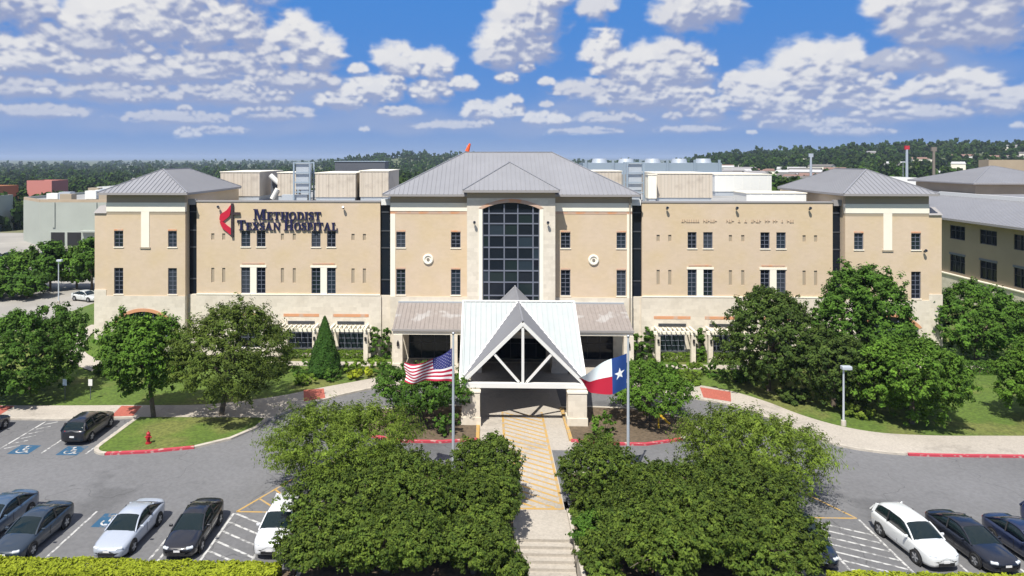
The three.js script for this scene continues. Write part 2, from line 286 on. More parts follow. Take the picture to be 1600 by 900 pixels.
{
  const rings = [0, 15, 25, 35, 45, 60, 80, 110, 150, 190, 240]; for (let r = 300; r < 12000; r *= 1.13) rings.push(r);
  const nA = 240, pos = [], idx = [];
  rings.forEach((r) => { for (let a = 0; a < nA; a++) { const t = a / nA * 2 * Math.PI, x = r * Math.sin(t), z = 20 + r * Math.cos(t); pos.push(x, landHeight(x, z), z); } });
  for (let i = 0; i < rings.length - 1; i++) for (let a = 0; a < nA; a++) { const b = (a + 1) % nA, p = i * nA + a, q = i * nA + b, s = (i + 1) * nA + a, t = (i + 1) * nA + b; idx.push(p, s, q, q, s, t); }
  const g = new THREE.BufferGeometry(); g.setAttribute('position', new THREE.Float32BufferAttribute(pos, 3)); g.setIndex(idx); g.computeVertexNormals();
  struct('ground', g, M.terrain);
}
const road = struct('road', sheet([[-75, 39.4], [-1.0, 39.4], [-1.0, 30], [2.4, 30], [2.4, 39.4], [75, 39.4], [75, 6], [-46, 6], [-75, 6]], 0), M.asphalt);
struct('parking_lot', sheet([[-160, -118], [-56, -118], [-46.5, -20], [-50, 5.8], [-75, 5.8], [-160, -20]], -.012), M.lotAsphalt);

const sidewalkL = spline([[-75, 15.2], [-42.6, 15.3], [-31.7, 14.9], [-26, 14.6], [-23, 13.6], [-20.3, 12.3], [-17.3, 10.1], [-14.5, 8.2], [-11.6, 6.2]]);
const kerbL = spline([[-19.7, 17.6], [-18.9, 16.3], [-16.6, 13.3], [-13.8, 10.7], [-11.1, 9.1], [-6, 8.3], [0, 8.2]]);
const kerbR = spline([[0, 8.2], [6, 8.4], [11, 9.4], [15.4, 11.7], [18.0, 13.3], [19.8, 16.2], [21.2, 19.3], [22.8, 21.3], [24.9, 22.3], [27, 22.7], [34.7, 22.8], [75, 22.8]]);
const sidewalkR = spline([[75, 19.3], [37, 19.3], [30.1, 19.4], [26.6, 18.9], [24.4, 17.6], [22.6, 15.4], [21.1, 12.5], [19.2, 10.0], [16.2, 8.0], [11.6, 6.2]]);
const pave = struct('sidewalk', [slab([...sidewalkL, [-11.6, .7], [0, .7], [0, 8.2], ...kerbL.slice().reverse().slice(1), [-20.4, 17.3], [-30.1, 17.5], [-36, 18.1], [-75, 18.1]], -.1, .13),
  slab([[0.004, .7], [11.6, .7], ...sidewalkR.slice().reverse(), ...kerbR.slice().reverse().slice(0, -1), [.004, 8.2]], -.1, .13)], M.concrete);
const band = (pts, off, w) => { const L = [], R = []; for (let i = 0; i < pts.length; i++) { const a = pts[Math.max(0, i - 1)], b = pts[Math.min(pts.length - 1, i + 1)], dx = b[0] - a[0], dz = b[1] - a[1], l = Math.hypot(dx, dz), nx = -dz / l, nz = dx / l; L.push([pts[i][0] + nx * off, pts[i][1] + nz * off]); R.push([pts[i][0] + nx * (off + w), pts[i][1] + nz * (off + w)]); } return [...L, ...R.reverse()]; };
const kerb = (pts, w, mat, name = 'kerb', y = .145) => { const m = mesh(name, slab(band(pts, -w / 2, w), -.1, y), mat, scene); m.userData.kind = 'structure'; return m; };
kerb(kerbL, .2, M.kerb);
kerb(kerbR.filter((p) => p[0] < 26.6), .2, M.kerb);
kerb([[26.75, 22.72], ...kerbR.filter((p) => p[0] > 26.9)], .24, M.redKerb, 'red_kerb');
kerb([[-75, 18.05], [-36, 18.05], [-30.3, 17.5]], .2, M.kerb);
for (const p of [[[-18.6, 10.7], [-16.9, 10.25], [-16.2, 12.7], [-17.8, 13.6]], [[16.6, 8.9], [18.9, 10.1], [18.1, 12.6], [16.1, 11.6]], [[-44, 15.4], [-41.4, 15.4], [-41.2, 17.8], [-44, 17.8]], [[-32.6, 15.1], [-30.9, 15.1], [-30.5, 17.3], [-32.2, 17.5]]]) mesh('ramp_panel', sheet(p, .136), M.ramp, pave);
// lawns
const lawnL = struct('lawn', sheet([...sidewalkL, [-11.6, .4], [-75, .4]], .11), M.grass);
struct('lawn', sheet([...sidewalkR, [11.6, .4], [75, .4]], .11), M.grass);
function rise(x, z) { return 2.05 * smooth(-32, -41, x) * smooth(7.5, -1.5, z); }
{ const pos = [], idx = [], nx = 40, nz = 40; for (let j = 0; j <= nz; j++) for (let i = 0; i <= nx; i++) { const x = -58 + 28 * i / nx, z = -30 + 39 * j / nz; pos.push(x, .085 + rise(x, z) * smooth(-58, -50, x) * smooth(-30, -20, z), z); }
  for (let j = 0; j < nz; j++) for (let i = 0; i < nx; i++) { const a = j * (nx + 1) + i; idx.push(a, a + nx + 1, a + 1, a + 1, a + nx + 1, a + nx + 2); }
  const g = new THREE.BufferGeometry(); g.setAttribute('position', new THREE.Float32BufferAttribute(pos, 3)); g.setIndex(idx); g.computeVertexNormals(); struct('grass_bank', g, M.grass);
  const P = spline([[-37.5, 6.4], [-41, 5.0], [-43.6, 3.2], [-44.6, .5], [-45.2, -4]]), q = []; for (let i = 0; i < P.length - 1; i++) { const A = band([P[i], P[i + 1]], -.8, 1.6), Y = (p) => [p[0], .14 + rise(p[0], p[1]) + .05, p[1]]; q.push(...quad(Y(A[0]), Y(A[1]), Y(A[2]), Y(A[3]))); } struct('path', tris(q), M.concrete); }
struct('lawn', sheet([[44, .4], [75, .4], [75, -60], [44, -60]], .1), M.grass);
struct('footpath', slab([[-24.5, 2.1], [-12, 2.1], [-12, 3.5], [-24.5, 3.5]], .05, .16), M.concrete);
struct('footpath', slab([[12, 2.1], [23, 2.1], [23, 3.5], [12, 3.5]], .05, .16), M.concrete);
struct('footpath', slab([[38, 1.2], [62, 1.2], [62, 2.6], [38, 2.6]], .05, .16), M.concrete);
// grass island on the left with its kerb
const isl = [[-30.0, 17.5], [-30.05, 22.7], ...arc(-28.9, 23.1, 1.15, 190, 90, 6).map(([x, z]) => [x, z]), [-26.2, 23.85], [-23.2, 23.0], [-21.2, 21.4], [-20.0, 19.3], [-19.75, 17.6]];
struct('grass_island', slab([...isl, [-20.4, 17.32], [-30.0, 17.48]], -.1, .128), M.grass);
kerb(isl.slice(0, 9), .3, M.kerb); kerb(isl.slice(8, 11), .3, M.redKerb, 'red_kerb'); kerb(isl.slice(10), .3, M.kerb);
// central planted islands on each side of the entrance drive
for (const s of [-1, 1]) {
  const k = s < 0 ? 0 : .6, pts = [[3.1, 21.0], [5.7, 21.5], [8.4, 21.5], [11.2, 20.5], [13, 18.6], [12.9, 16.9], [11, 15.2], [8, 14.3], [5.2, 14.1], [3.1, 14.3]].map(([x, z]) => [s * (x + k), z]);
  if (s > 0) pts.reverse();
  struct('planted_island', slab(pts, -.1, .125), M.mulch);
  const o = s < 0 ? pts : pts.slice().reverse();
  kerb(o.slice(0, 4), .26, M.redKerb, 'red_kerb'); kerb(o.slice(3), .26, M.kerb); kerb([o[9], o[0]], .26, M.yellowPaint, 'yellow_kerb');
}
// drive-through pad, striped crossing, walkway, stairs
struct('entrance_pad', sheet([[-3.15, 8.2], [3.75, 8.2], [3.75, 21.0], [5.2, 22.6], [-4.6, 22.6], [-3.15, 21.0]], .006), M.concrete);
const crossing = struct('crossing', sheet([[-1.3, 22.6], [2.15, 22.6], [2.15, 31.1], [-1.3, 31.1]], .007), M.concrete);
const strip = (a, b, w, y) => sheet(band([a, b], -w / 2, w), y);
mesh('edge_stripe', strip([-1.15, 15.2], [-1.15, 31], .18, .0115), M.yellowPaint, crossing);
mesh('edge_stripe', strip([2.0, 15.2], [2.0, 31], .18, .0115), M.yellowPaint, crossing);
mesh('edge_stripe', strip([-1.05, 30.95], [1.9, 30.95], .2, .0115), M.yellowPaint, crossing);
for (let z = 14.6; z < 30.6; z += .76) { const z1 = Math.min(z + 2.0, 30.8), f = (z1 - z) / 2.0, z0 = Math.max(z, 15.3), g = (z0 - z) / 2.0; if (f > g) mesh('hatch_stripe', strip([-1.05 + 2.95 * g, z0], [-1.05 + 2.95 * f, z1], .19, .011), M.yellowPaint, crossing); }
struct('walkway', slab([[-.75, 31.1], [2.2, 31.1], [2.2, 34.3], [-.75, 34.3]], -.3, .03), M.concrete);
const stairs = thing('outdoor_stairs', 'concrete steps leading down from the entrance walkway at the bottom', 'stairs');
for (let i = 0; i < 9; i++) mesh('step', box(-.7, 2.15, -1.9, .03 - .15 * (i + 1), 34.302 + .42 * i, 34.298 + .42 * (i + 1)), M.concrete, stairs);
for (const s of [-1, 1]) { const x = s < 0 ? -.86 : 2.31; mesh('cheek_wall', box(x - .1, x + .1, -1.9, .16, 31.2, 38.6), M.kerb, stairs); }
// foreground planting beds and retaining edge
struct('planting_bed', slab([[-.97, 39.2], [-.97, 31.2], [-1.42, 31.2], [-1.42, 26.9], [-2.2, 26.3], [-10.2, 26.3], [-12.4, 27.6], [-12.7, 29.5], [-11.7, 32], [-11.7, 39.2]].reverse(), -.1, .12), M.mulch);
struct('planting_bed', slab([[2.42, 39.2], [2.42, 31.2], [2.62, 31.2], [2.62, 26.9], [3.4, 26.3], [12, 26.3], [14.6, 27.8], [14.9, 29.5], [13.2, 32], [13.2, 39.2]], -.1, .12), M.mulch);
kerb([[-1.5, 26.9], [-2.2, 26.3], [-10.2, 26.3], [-12.4, 27.6], [-12.7, 29.5], [-11.7, 32], [-11.7, 38.6]], .2, M.kerb);
kerb([[2.7, 26.9], [3.4, 26.3], [12, 26.3], [14.6, 27.8], [14.9, 29.5], [13.2, 32], [13.2, 38.6]], .2, M.kerb);
struct('hedge_bed', slab([[-75, 37.7], [-11.9, 37.7], [-11.9, 39.3], [-75, 39.3]], -.1, .14), M.mulch);
struct('hedge_bed', slab([[13.4, 37.7], [75, 37.7], [75, 39.3], [13.4, 39.3]], -.1, .14), M.mulch);
const rw = thing('retaining_wall', 'low pale retaining wall below the clipped hedges at the bottom edge', 'wall');
mesh('wall_face', [box(-75, -.98, -2, .2, 39.32, 39.7), box(2.43, 75, -2, .2, 39.32, 39.7)], M.kerb, rw);
// painted markings
const line = (a, b, w = .13, mat = M.whitePaint, name = 'stall_line') => mesh(name, strip(a, b, w, .0055), mat, road);
for (const x of [-36.9, -33.5, -30.35]) line([x, 18.3], [x, 24.2]);
for (let i = 0; i < 6; i++) line([-36.7 + .05, 19 + i * .9], [-35.9, 18.4 + i * .9], .1);
for (const x of [-40.2]) line([x, 18.3], [x, 24.2]);
for (const x of [-31.6, -28.5, -25.15, -19.75, -19.25, -17.1, -14.45, -14.3]) if (x !== -14.3) line([x, 32], [x, 37.4]);
for (let i = 0; i < 6; i++) line([-17.0, 32.0 + i * .98], [-14.5, 33.5 + i * .98 > 37.3 ? 37.3 : 33.5 + i * .98], .14, M.whitePaint, 'hatch_stripe');
for (const x of [15.7, 18.75, 21.5, 24.3, 27.1, 29.9]) line([x, 31.6], [x, 37.4]);
for (let i = 0; i < 7; i++) line([15.8, 31.8 + i * .8], [18.65, Math.min(33.3 + i * .8, 37.3)], .14, M.whitePaint, 'hatch_stripe');
for (const [a, b] of [[[-17, 31.8], [-14.4, 31.8]], [[-17, 31.8], [-14.9, 27.6]], [[-14.4, 31.8], [-12.9, 28.6]], [[-16.2, 30.2], [-14.6, 31.6]], [[-15.6, 29.0], [-13.9, 30.8]], [[15.6, 31.5], [18.7, 31.5]], [[18.7, 31.5], [16.6, 27.6]], [[15.6, 31.5], [14.9, 30]]]) line(a, b, .13, M.yellowPaint, 'yellow_line');
function wheelchair(x, z) {
  const b = mesh('wheelchair_symbol', sheet([[x - .75, z - .75], [x + .75, z - .75], [x + .75, z + .75], [x - .75, z + .75]], .0052), M.bluePaint, road);
  const w = [];
  const ring = new THREE.RingGeometry(.28, .39, 20, 1, Math.PI * .85, Math.PI * 1.35); ring.rotateX(-Math.PI / 2); ring.translate(x - .05, .0095, z + .2); w.push(ring);
  const head = new THREE.CircleGeometry(.12, 12); head.rotateX(-Math.PI / 2); head.translate(x - .12, .0095, z - .52); w.push(head);
  for (const [p, q] of [[[-.1, -.38], [-.05, .1]], [[-.08, -.15], [.25, -.15]], [[-.05, .08], [.3, .1]], [[.28, .08], [.42, .5]], [[.4, .48], [.56, .44]]]) w.push(strip([x + p[0], z + p[1]], [x + q[0], z + q[1]], .11, .0097));
  mesh('white_figure', w, M.whitePaint, b);
}
wheelchair(-35.1, 23.6); wheelchair(-31.6, 23.7); wheelchair(-23.8, 33.0);

// ---------------------------------------------------------------- the hospital
const hosp = thing('hospital_building', 'long tan brick and limestone hospital with three grey hipped roofs', 'building');
const sx = (s, a, b) => s > 0 ? [a, b] : [-b, -a];
function archPts(cx, hw, y0, ys, yc, n = 14) { const rise = yc - ys, R = (hw * hw + rise * rise) / (2 * rise), cy = yc - R, a = Math.asin(hw / R), o = [[cx - hw, y0], [cx + hw, y0]]; for (let i = 0; i <= n; i++) { const t = a - 2 * a * i / n; o.push([cx + R * Math.sin(t), cy + R * Math.cos(t)]); } return o; }
function archBand(cx, hw, ys, yc, w, z0, z1) { const outer = archPts(cx, hw + w * .9, 0, ys + w * .35, yc + w).slice(2), inner = archPts(cx, hw, 0, ys, yc).slice(2).reverse(); const s = new THREE.Shape([...outer, ...inner].map(([x, y]) => new THREE.Vector2(x, y))); const g = new THREE.ExtrudeGeometry(s, { depth: z1 - z0, bevelEnabled: false }); g.translate(0, 0, z0); return g; }
const glassOf = (k) => [M.glass, M.glassB, M.glassC, M.glass, M.glassD][k % 5];
let wk = 0;
function windowAt(x0, x1, y0, y1, z, cols, rows, parent = hosp, fr = M.frame) {     // frame with bars, glass set behind, sill in front
  const t = .055, g = [box(x0, x0 + t, y0, y1, z - .2, z - .1), box(x1 - t, x1, y0, y1, z - .2, z - .1), box(x0 + t, x1 - t, y0, y0 + t, z - .2, z - .1), box(x0 + t, x1 - t, y1 - t, y1, z - .2, z - .1)];
  for (let i = 1; i < cols; i++) { const x = lerp(x0, x1, i / cols); g.push(box(x - .022, x + .022, y0 + t, y1 - t, z - .185, z - .115)); }
  for (let j = 1; j < rows; j++) { const y = lerp(y0, y1, j / rows); for (let i = 0; i < cols; i++) g.push(box(lerp(x0, x1, i / cols) + (i ? .022 : t), lerp(x0, x1, (i + 1) / cols) - (i < cols - 1 ? .022 : t), y - .022, y + .022, z - .18, z - .12)); }
  const w = mesh('window', g, fr, parent);
  mesh('pane', box(x0 + .03, x1 - .03, y0 + .03, y1 - .03, z - .168, z - .155), glassOf(wk++ * 7 % 5), w);
  mesh('sill', box(x0 - .06, x1 + .06, y0 - .09, y0 - .004, z - .1, z + .07), M.cream, w);
  return w;
}
function seamed(x0, x1, z0, z1, y, pitch, parent, mat = M.roof, name = 'roof', th = .22, backCut = 0) {     // hipped roof with standing seams, fascia and soffit; x0<x1, z0<z1
  const W = x1 - x0, D = z1 - z0, run = Math.min(W, D) / 2, h = y + run * pitch, f = [];
  const a = [x0, y, z0], b = [x1, y, z0], c = [x1, y, z1], d = [x0, y, z1];
  let p, q; if (W >= D) { p = [x0 + run, h, (z0 + z1) / 2]; q = [x1 - run, h, (z0 + z1) / 2]; } else { p = [(x0 + x1) / 2, h, z0 + run]; q = [(x0 + x1) / 2, h, z1 - run]; }
  if (W >= D) f.push(...quad(d, c, q, p), ...quad(b, a, p, q), [c, b, q], [a, d, p]); else f.push([b, a, p], [d, c, q], ...quad(c, b, p, q), ...quad(a, d, q, p));
  const r = mesh(name, tris(f), mat, parent);
  mesh('fascia', [box(x0, x1, y - th, y - .004, z1 - .06, z1), box(x0, x1, y - th, y - .004, z0, z0 + .06), box(x0, x0 + .06, y - th, y - .004, z0 + .062, z1 - .062), box(x1 - .06, x1, y - th, y - .004, z0 + .062, z1 - .062)], M.roofEdge, r);
  mesh('soffit', box(x0 + .062, x1 - .062, y - th + .02, y - th + .05, z0 + .062, z1 - .062), M.soffit, r);
  const s = [], st = .46, rib = (A, B) => { const dd = Math.hypot(A[0] - B[0], A[2] - B[2]); if (dd > .25) s.push(bar([A[0], A[1] + .02, A[2]], [B[0], B[1] + .02, B[2]], .035, .07)); };
  for (let t = st / 2; t < W; t += st) { const l = Math.min(t, W - t, run); rib([x0 + t, y, z1], [x0 + t, y + l * pitch, z1 - l]); if (!backCut) rib([x0 + t, y, z0], [x0 + t, y + l * pitch, z0 + l]); }
  for (let t = st / 2; t < D; t += st) { const l = Math.min(t, D - t, run); rib([x0, y, z0 + t], [x0 + l, y + l * pitch, z0 + t]); rib([x1, y, z0 + t], [x1 - l, y + l * pitch, z0 + t]); }
  const m = mesh('standing_seam', s, mat, r); m.userData.kind = 'stuff';
  mesh('ridge_cap', [bar(p, [q[0] + .01, q[1], q[2] + .01], .16, .1), bar(d, W >= D ? p : q, .14, .09), bar(c, q, .14, .09), bar(a, p, .14, .09), bar(b, W >= D ? q : p, .14, .09)].map((g) => g.translate(0, .03, 0)), M.roof, r);
  return r;
}
function lampOn(x, y, z) { const l = mesh('floodlight', [rod([x, y, z], [x, y + .05, z + .28], .025), (() => { const g = new THREE.CylinderGeometry(.15, .11, .28, 12); g.rotateX(1.0); g.translate(x, y + .05, z + .33); return g; })()], M.frameDark, hosp); mesh('lens', (() => { const g = new THREE.CylinderGeometry(.12, .12, .02, 12); g.rotateX(1.0); g.translate(x, y + .131, z + .457); return g; })(), M.glass, l); }
const TOP = 16.2, BASE = 6.42;
// rear mass and flat roof
mesh('rear_wall', box(-33.4, 33.4, 0, 15.1, -46, -.46), M.brick, hosp);
mesh('flat_roof', box(-33.3, 33.3, 15.104, 15.16, -45.9, -.46), M.tarRoof, hosp);
for (const s of [-1, 1]) {
  // ---- wing
  const [wx0, wx1] = sx(s, 13.42, 32.6), up = [11.4, 13.06], lo = [6.56, 9.26];
  const win = [[18.04, 18.95], [19.62, 20.57], [25.37, 26.3], [26.97, 27.92]], slots = [15.06, 16.24, 22.36, 23.6, 29.75, 30.9], holes = [];
  for (const [a, b] of win) { const [x0, x1] = sx(s, a, b); holes.push([x0, x1, ...up], [x0, x1, ...lo]); }
  for (const c of slots) { const x = s * c; holes.push([x - .16, x + .16, 12.1, 12.77], [x - .16, x + .16, 7.66, 9.19]); }
  mesh('wing_wall', wall([[wx0, BASE], [wx1, BASE], [wx1, TOP - .16], [wx0, TOP - .16]], holes, 0, .42), M.brick, hosp);
  mesh('coping', box(wx0 - .05, wx1 + .05, TOP - .158, TOP, -.46, .07), M.roofEdge, hosp);
  mesh('parapet_flashing', box(wx0, wx1, 15.17, TOP - .17, -.56, -.44), M.duct, hosp);
  for (const c of slots) for (const [a, b] of [[12.1, 12.77], [7.66, 9.19]]) mesh('niche', box(s * c - .16, s * c + .16, a, b, -.2, -.09), M.frieze, hosp);
  for (const [a, b] of win) { const [x0, x1] = sx(s, a, b); windowAt(x0, x1, ...up, 0, 2, 4); windowAt(x0, x1, ...lo, 0, 2, 6); }
  for (const [a, b] of [[win[0], win[1]], [win[2], win[3]]]) { const [x0, x1] = sx(s, a[0], b[1]), [m0, m1] = sx(s, a[1], b[0]); const cs = mesh('window_surround', [box(x0 - .1, x1 + .1, 9.265, 9.48, -.02, .06), box(m0, m1, 6.46, 9.262, -.02, .05)], M.cream, hosp); mesh('brick_lintel', box(x0 + .1, x1 - .1, 9.58, 9.73, -.02, .03), M.orange, cs); }
  const sh = []; for (const c of [16.45, 21.6, 27.2]) { const [x0, x1] = sx(s, c - 1.3, c + 1.3); sh.push([x0, x1, .95, 3.02]); }
  mesh('stone_base', wall([[wx0 - (s < 0 ? .6 : .1), 0], [wx1 + (s > 0 ? .6 : .1), 0], [wx1 + (s > 0 ? .6 : .1), BASE], [wx0 - (s < 0 ? .6 : .1), BASE]], sh, .1, .5), M.lime, hosp);
  mesh('stone_ledge', box(wx0, wx1, BASE + .003, BASE + .1, -.02, .14), M.cream, hosp);
  for (const h of sh) { windowAt(h[0], h[1], h[2], h[3], .1, 4, 4); mesh('brick_lintel', box(h[0] - .55, h[1] + .55, 4.2, 4.5, .06, .125), M.orange, hosp); mesh('louvre', [0, 1, 2].map((k) => box(h[0] - .1, h[1] + .1, 3.46 + k * .11, 3.53 + k * .11, .08, .16)), M.frameDark, hosp); }
  for (const c of s < 0 ? [17.2, 30.2] : [15.9, 22.9, 30.2]) lampOn(s * c, 15.45, 0);
  // ---- recessed glazed strips either side of the wing
  for (const [a, b] of [[12.3, 13.42], [32.6, 33.6]]) {
    const [x0, x1] = sx(s, a, b), gs = mesh('glazed_strip', box(x0, x1, 6.4, 16.2, -.42, -.34), M.glass, hosp);
    for (const y of [13.06, 11.3, 8.0, 15.0]) mesh('transom', box(x0 + .02, x1 - .02, y - .06, y + .06, -.338, -.27), M.frameDark, gs); mesh('cap', box(x0 + .1, x1 - .1, 15.75, 16.35, -.45, .02), a < 20 ? M.white : M.roofEdge, gs); mesh('stone_infill', box(x0, x1, 0, 6.4, -.45, -.1), M.lime, gs);
  }
  // ---- end tower
  const z = .7, tw = [[34.38, 35.3], [40.0, 40.95]], th = []; for (const [a, b] of tw) { const [x0, x1] = sx(s, a, b); th.push([x0, x1, 11.42, 13.05], [x0, x1, 6.54, 9.25]); }
  const [tx0, tx1] = sx(s, 33.5, 41.75), [px0, px1] = sx(s, 41.752, 43.05), [cx0, cx1] = sx(s, 37.25, 38.1);
  mesh('tower_wall', wall([[tx0, 6.38], [tx1, 6.38], [tx1, 14.8], [tx0, 14.8]], th, z, .4), M.brick, hosp);
  mesh('tower_core', box(tx0 + .003, tx1 - .003, 0, 16.75, -15, z - .41), M.brick, hosp);
  for (const [a, b] of tw) { const [x0, x1] = sx(s, a, b); windowAt(x0, x1, 11.42, 13.05, z, 2, 4); windowAt(x0, x1, 6.54, 9.25, z, 2, 6); mesh('brick_lintel', box(x0, x1, 13.1, 13.24, z - .02, z + .03), M.orange, hosp); }
  const T = mesh('cream_band', [box(tx0, tx1, 15.07, 16.0, z - .38, z + .06), box(cx0, cx1, 11.4, 15.066, z - .02, z + .055)], M.cream, hosp); mesh('drop_sill', box(cx0 - .12, cx1 + .12, 11.24, 11.396, z - .02, z + .09), M.frieze, T);
  mesh('frieze', box(tx0, tx1, 16.003, 16.83, z - .38, z - .02), M.frieze, hosp);
  mesh('band_course', [box(tx0, cx0 - .003, 14.803, 15.066, z - .38, z + .02), box(cx1 + .003, tx1, 14.803, 15.066, z - .38, z + .02)], M.frieze, hosp);
  const ah = archPts(s * 37.85, 2.85, 1.2, 3.55, 4.75);
  mesh('tower_stone_base', wall([[tx0, 0], [tx1, 0], [tx1, 6.377], [tx0, 6.377]], [ah], z + .08, .45), M.lime, hosp);
  const ag = []; for (let i = 0; i <= 6; i++) { const x = s * 37.85 - 2.8 + i * 5.6 / 6; ag.push(box(x - .05, x + .05, 1.2, 4.7, z - .2, z - .1)); } for (const y of [2.2, 3.4]) ag.push(box(s * 37.85 - 2.8, s * 37.85 + 2.8, y - .04, y + .04, z - .19, z - .11));
  const aw = mesh('arched_window', ag, M.frame, hosp); mesh('pane', box(s * 37.85 - 2.85, s * 37.85 + 2.85, 1.2, 4.76, z - .28, z - .2), M.glassB, aw); mesh('brick_arch', archBand(s * 37.85, 2.86, 3.55, 4.76, .34, z + .083, z + .12), M.orange, aw);
  mesh('corner_pier', box(px0, px1, 6.98, 14.9, -15, z - .1), M.brick, hosp); mesh('pier_stone', box(px0, px1 + .04 * s, 0, 6.976, -15, z), M.lime, hosp);
  mesh('pier_cap', tris([...quad([px0 - .06, 14.9, z + .06], [px1 + .06, 14.9, z + .06], [px1 + .06, 15.6, z - 1.2], [px0 - .06, 15.6, z - 1.2]), ...quad([px0 - .06, 15.6, z - 1.2], [px1 + .06, 15.6, z - 1.2], [px1 + .06, 15.6, -15], [px0 - .06, 15.6, -15]), [[px1 + .06, 14.9, z + .06], [px1 + .06, 14.9, z - 1.2], [px1 + .06, 15.6, z - 1.2]], [[px0 - .06, 14.9, z + .06], [px0 - .06, 15.6, z - 1.2], [px0 - .06, 14.9, z - 1.2]], ...quad([px1 + .06, 14.9, z - 1.2], [px1 + .06, 14.9, -15], [px1 + .06, 15.6, -15], [px1 + .06, 15.6, z - 1.2]), ...quad([px0 - .06, 14.9, z - 1.2], [px0 - .06, 15.6, z - 1.2], [px0 - .06, 15.6, -15], [px0 - .06, 14.9, -15])]), M.roofEdge, hosp);
  const [rx0, rx1] = sx(s, 32.95, 42.3); seamed(rx0, rx1, -14.4, 1.5, 17.05, .5, hosp, M.roof, 'tower_roof');
  if (s > 0) lampOn(41.2, 11.3, z);
}
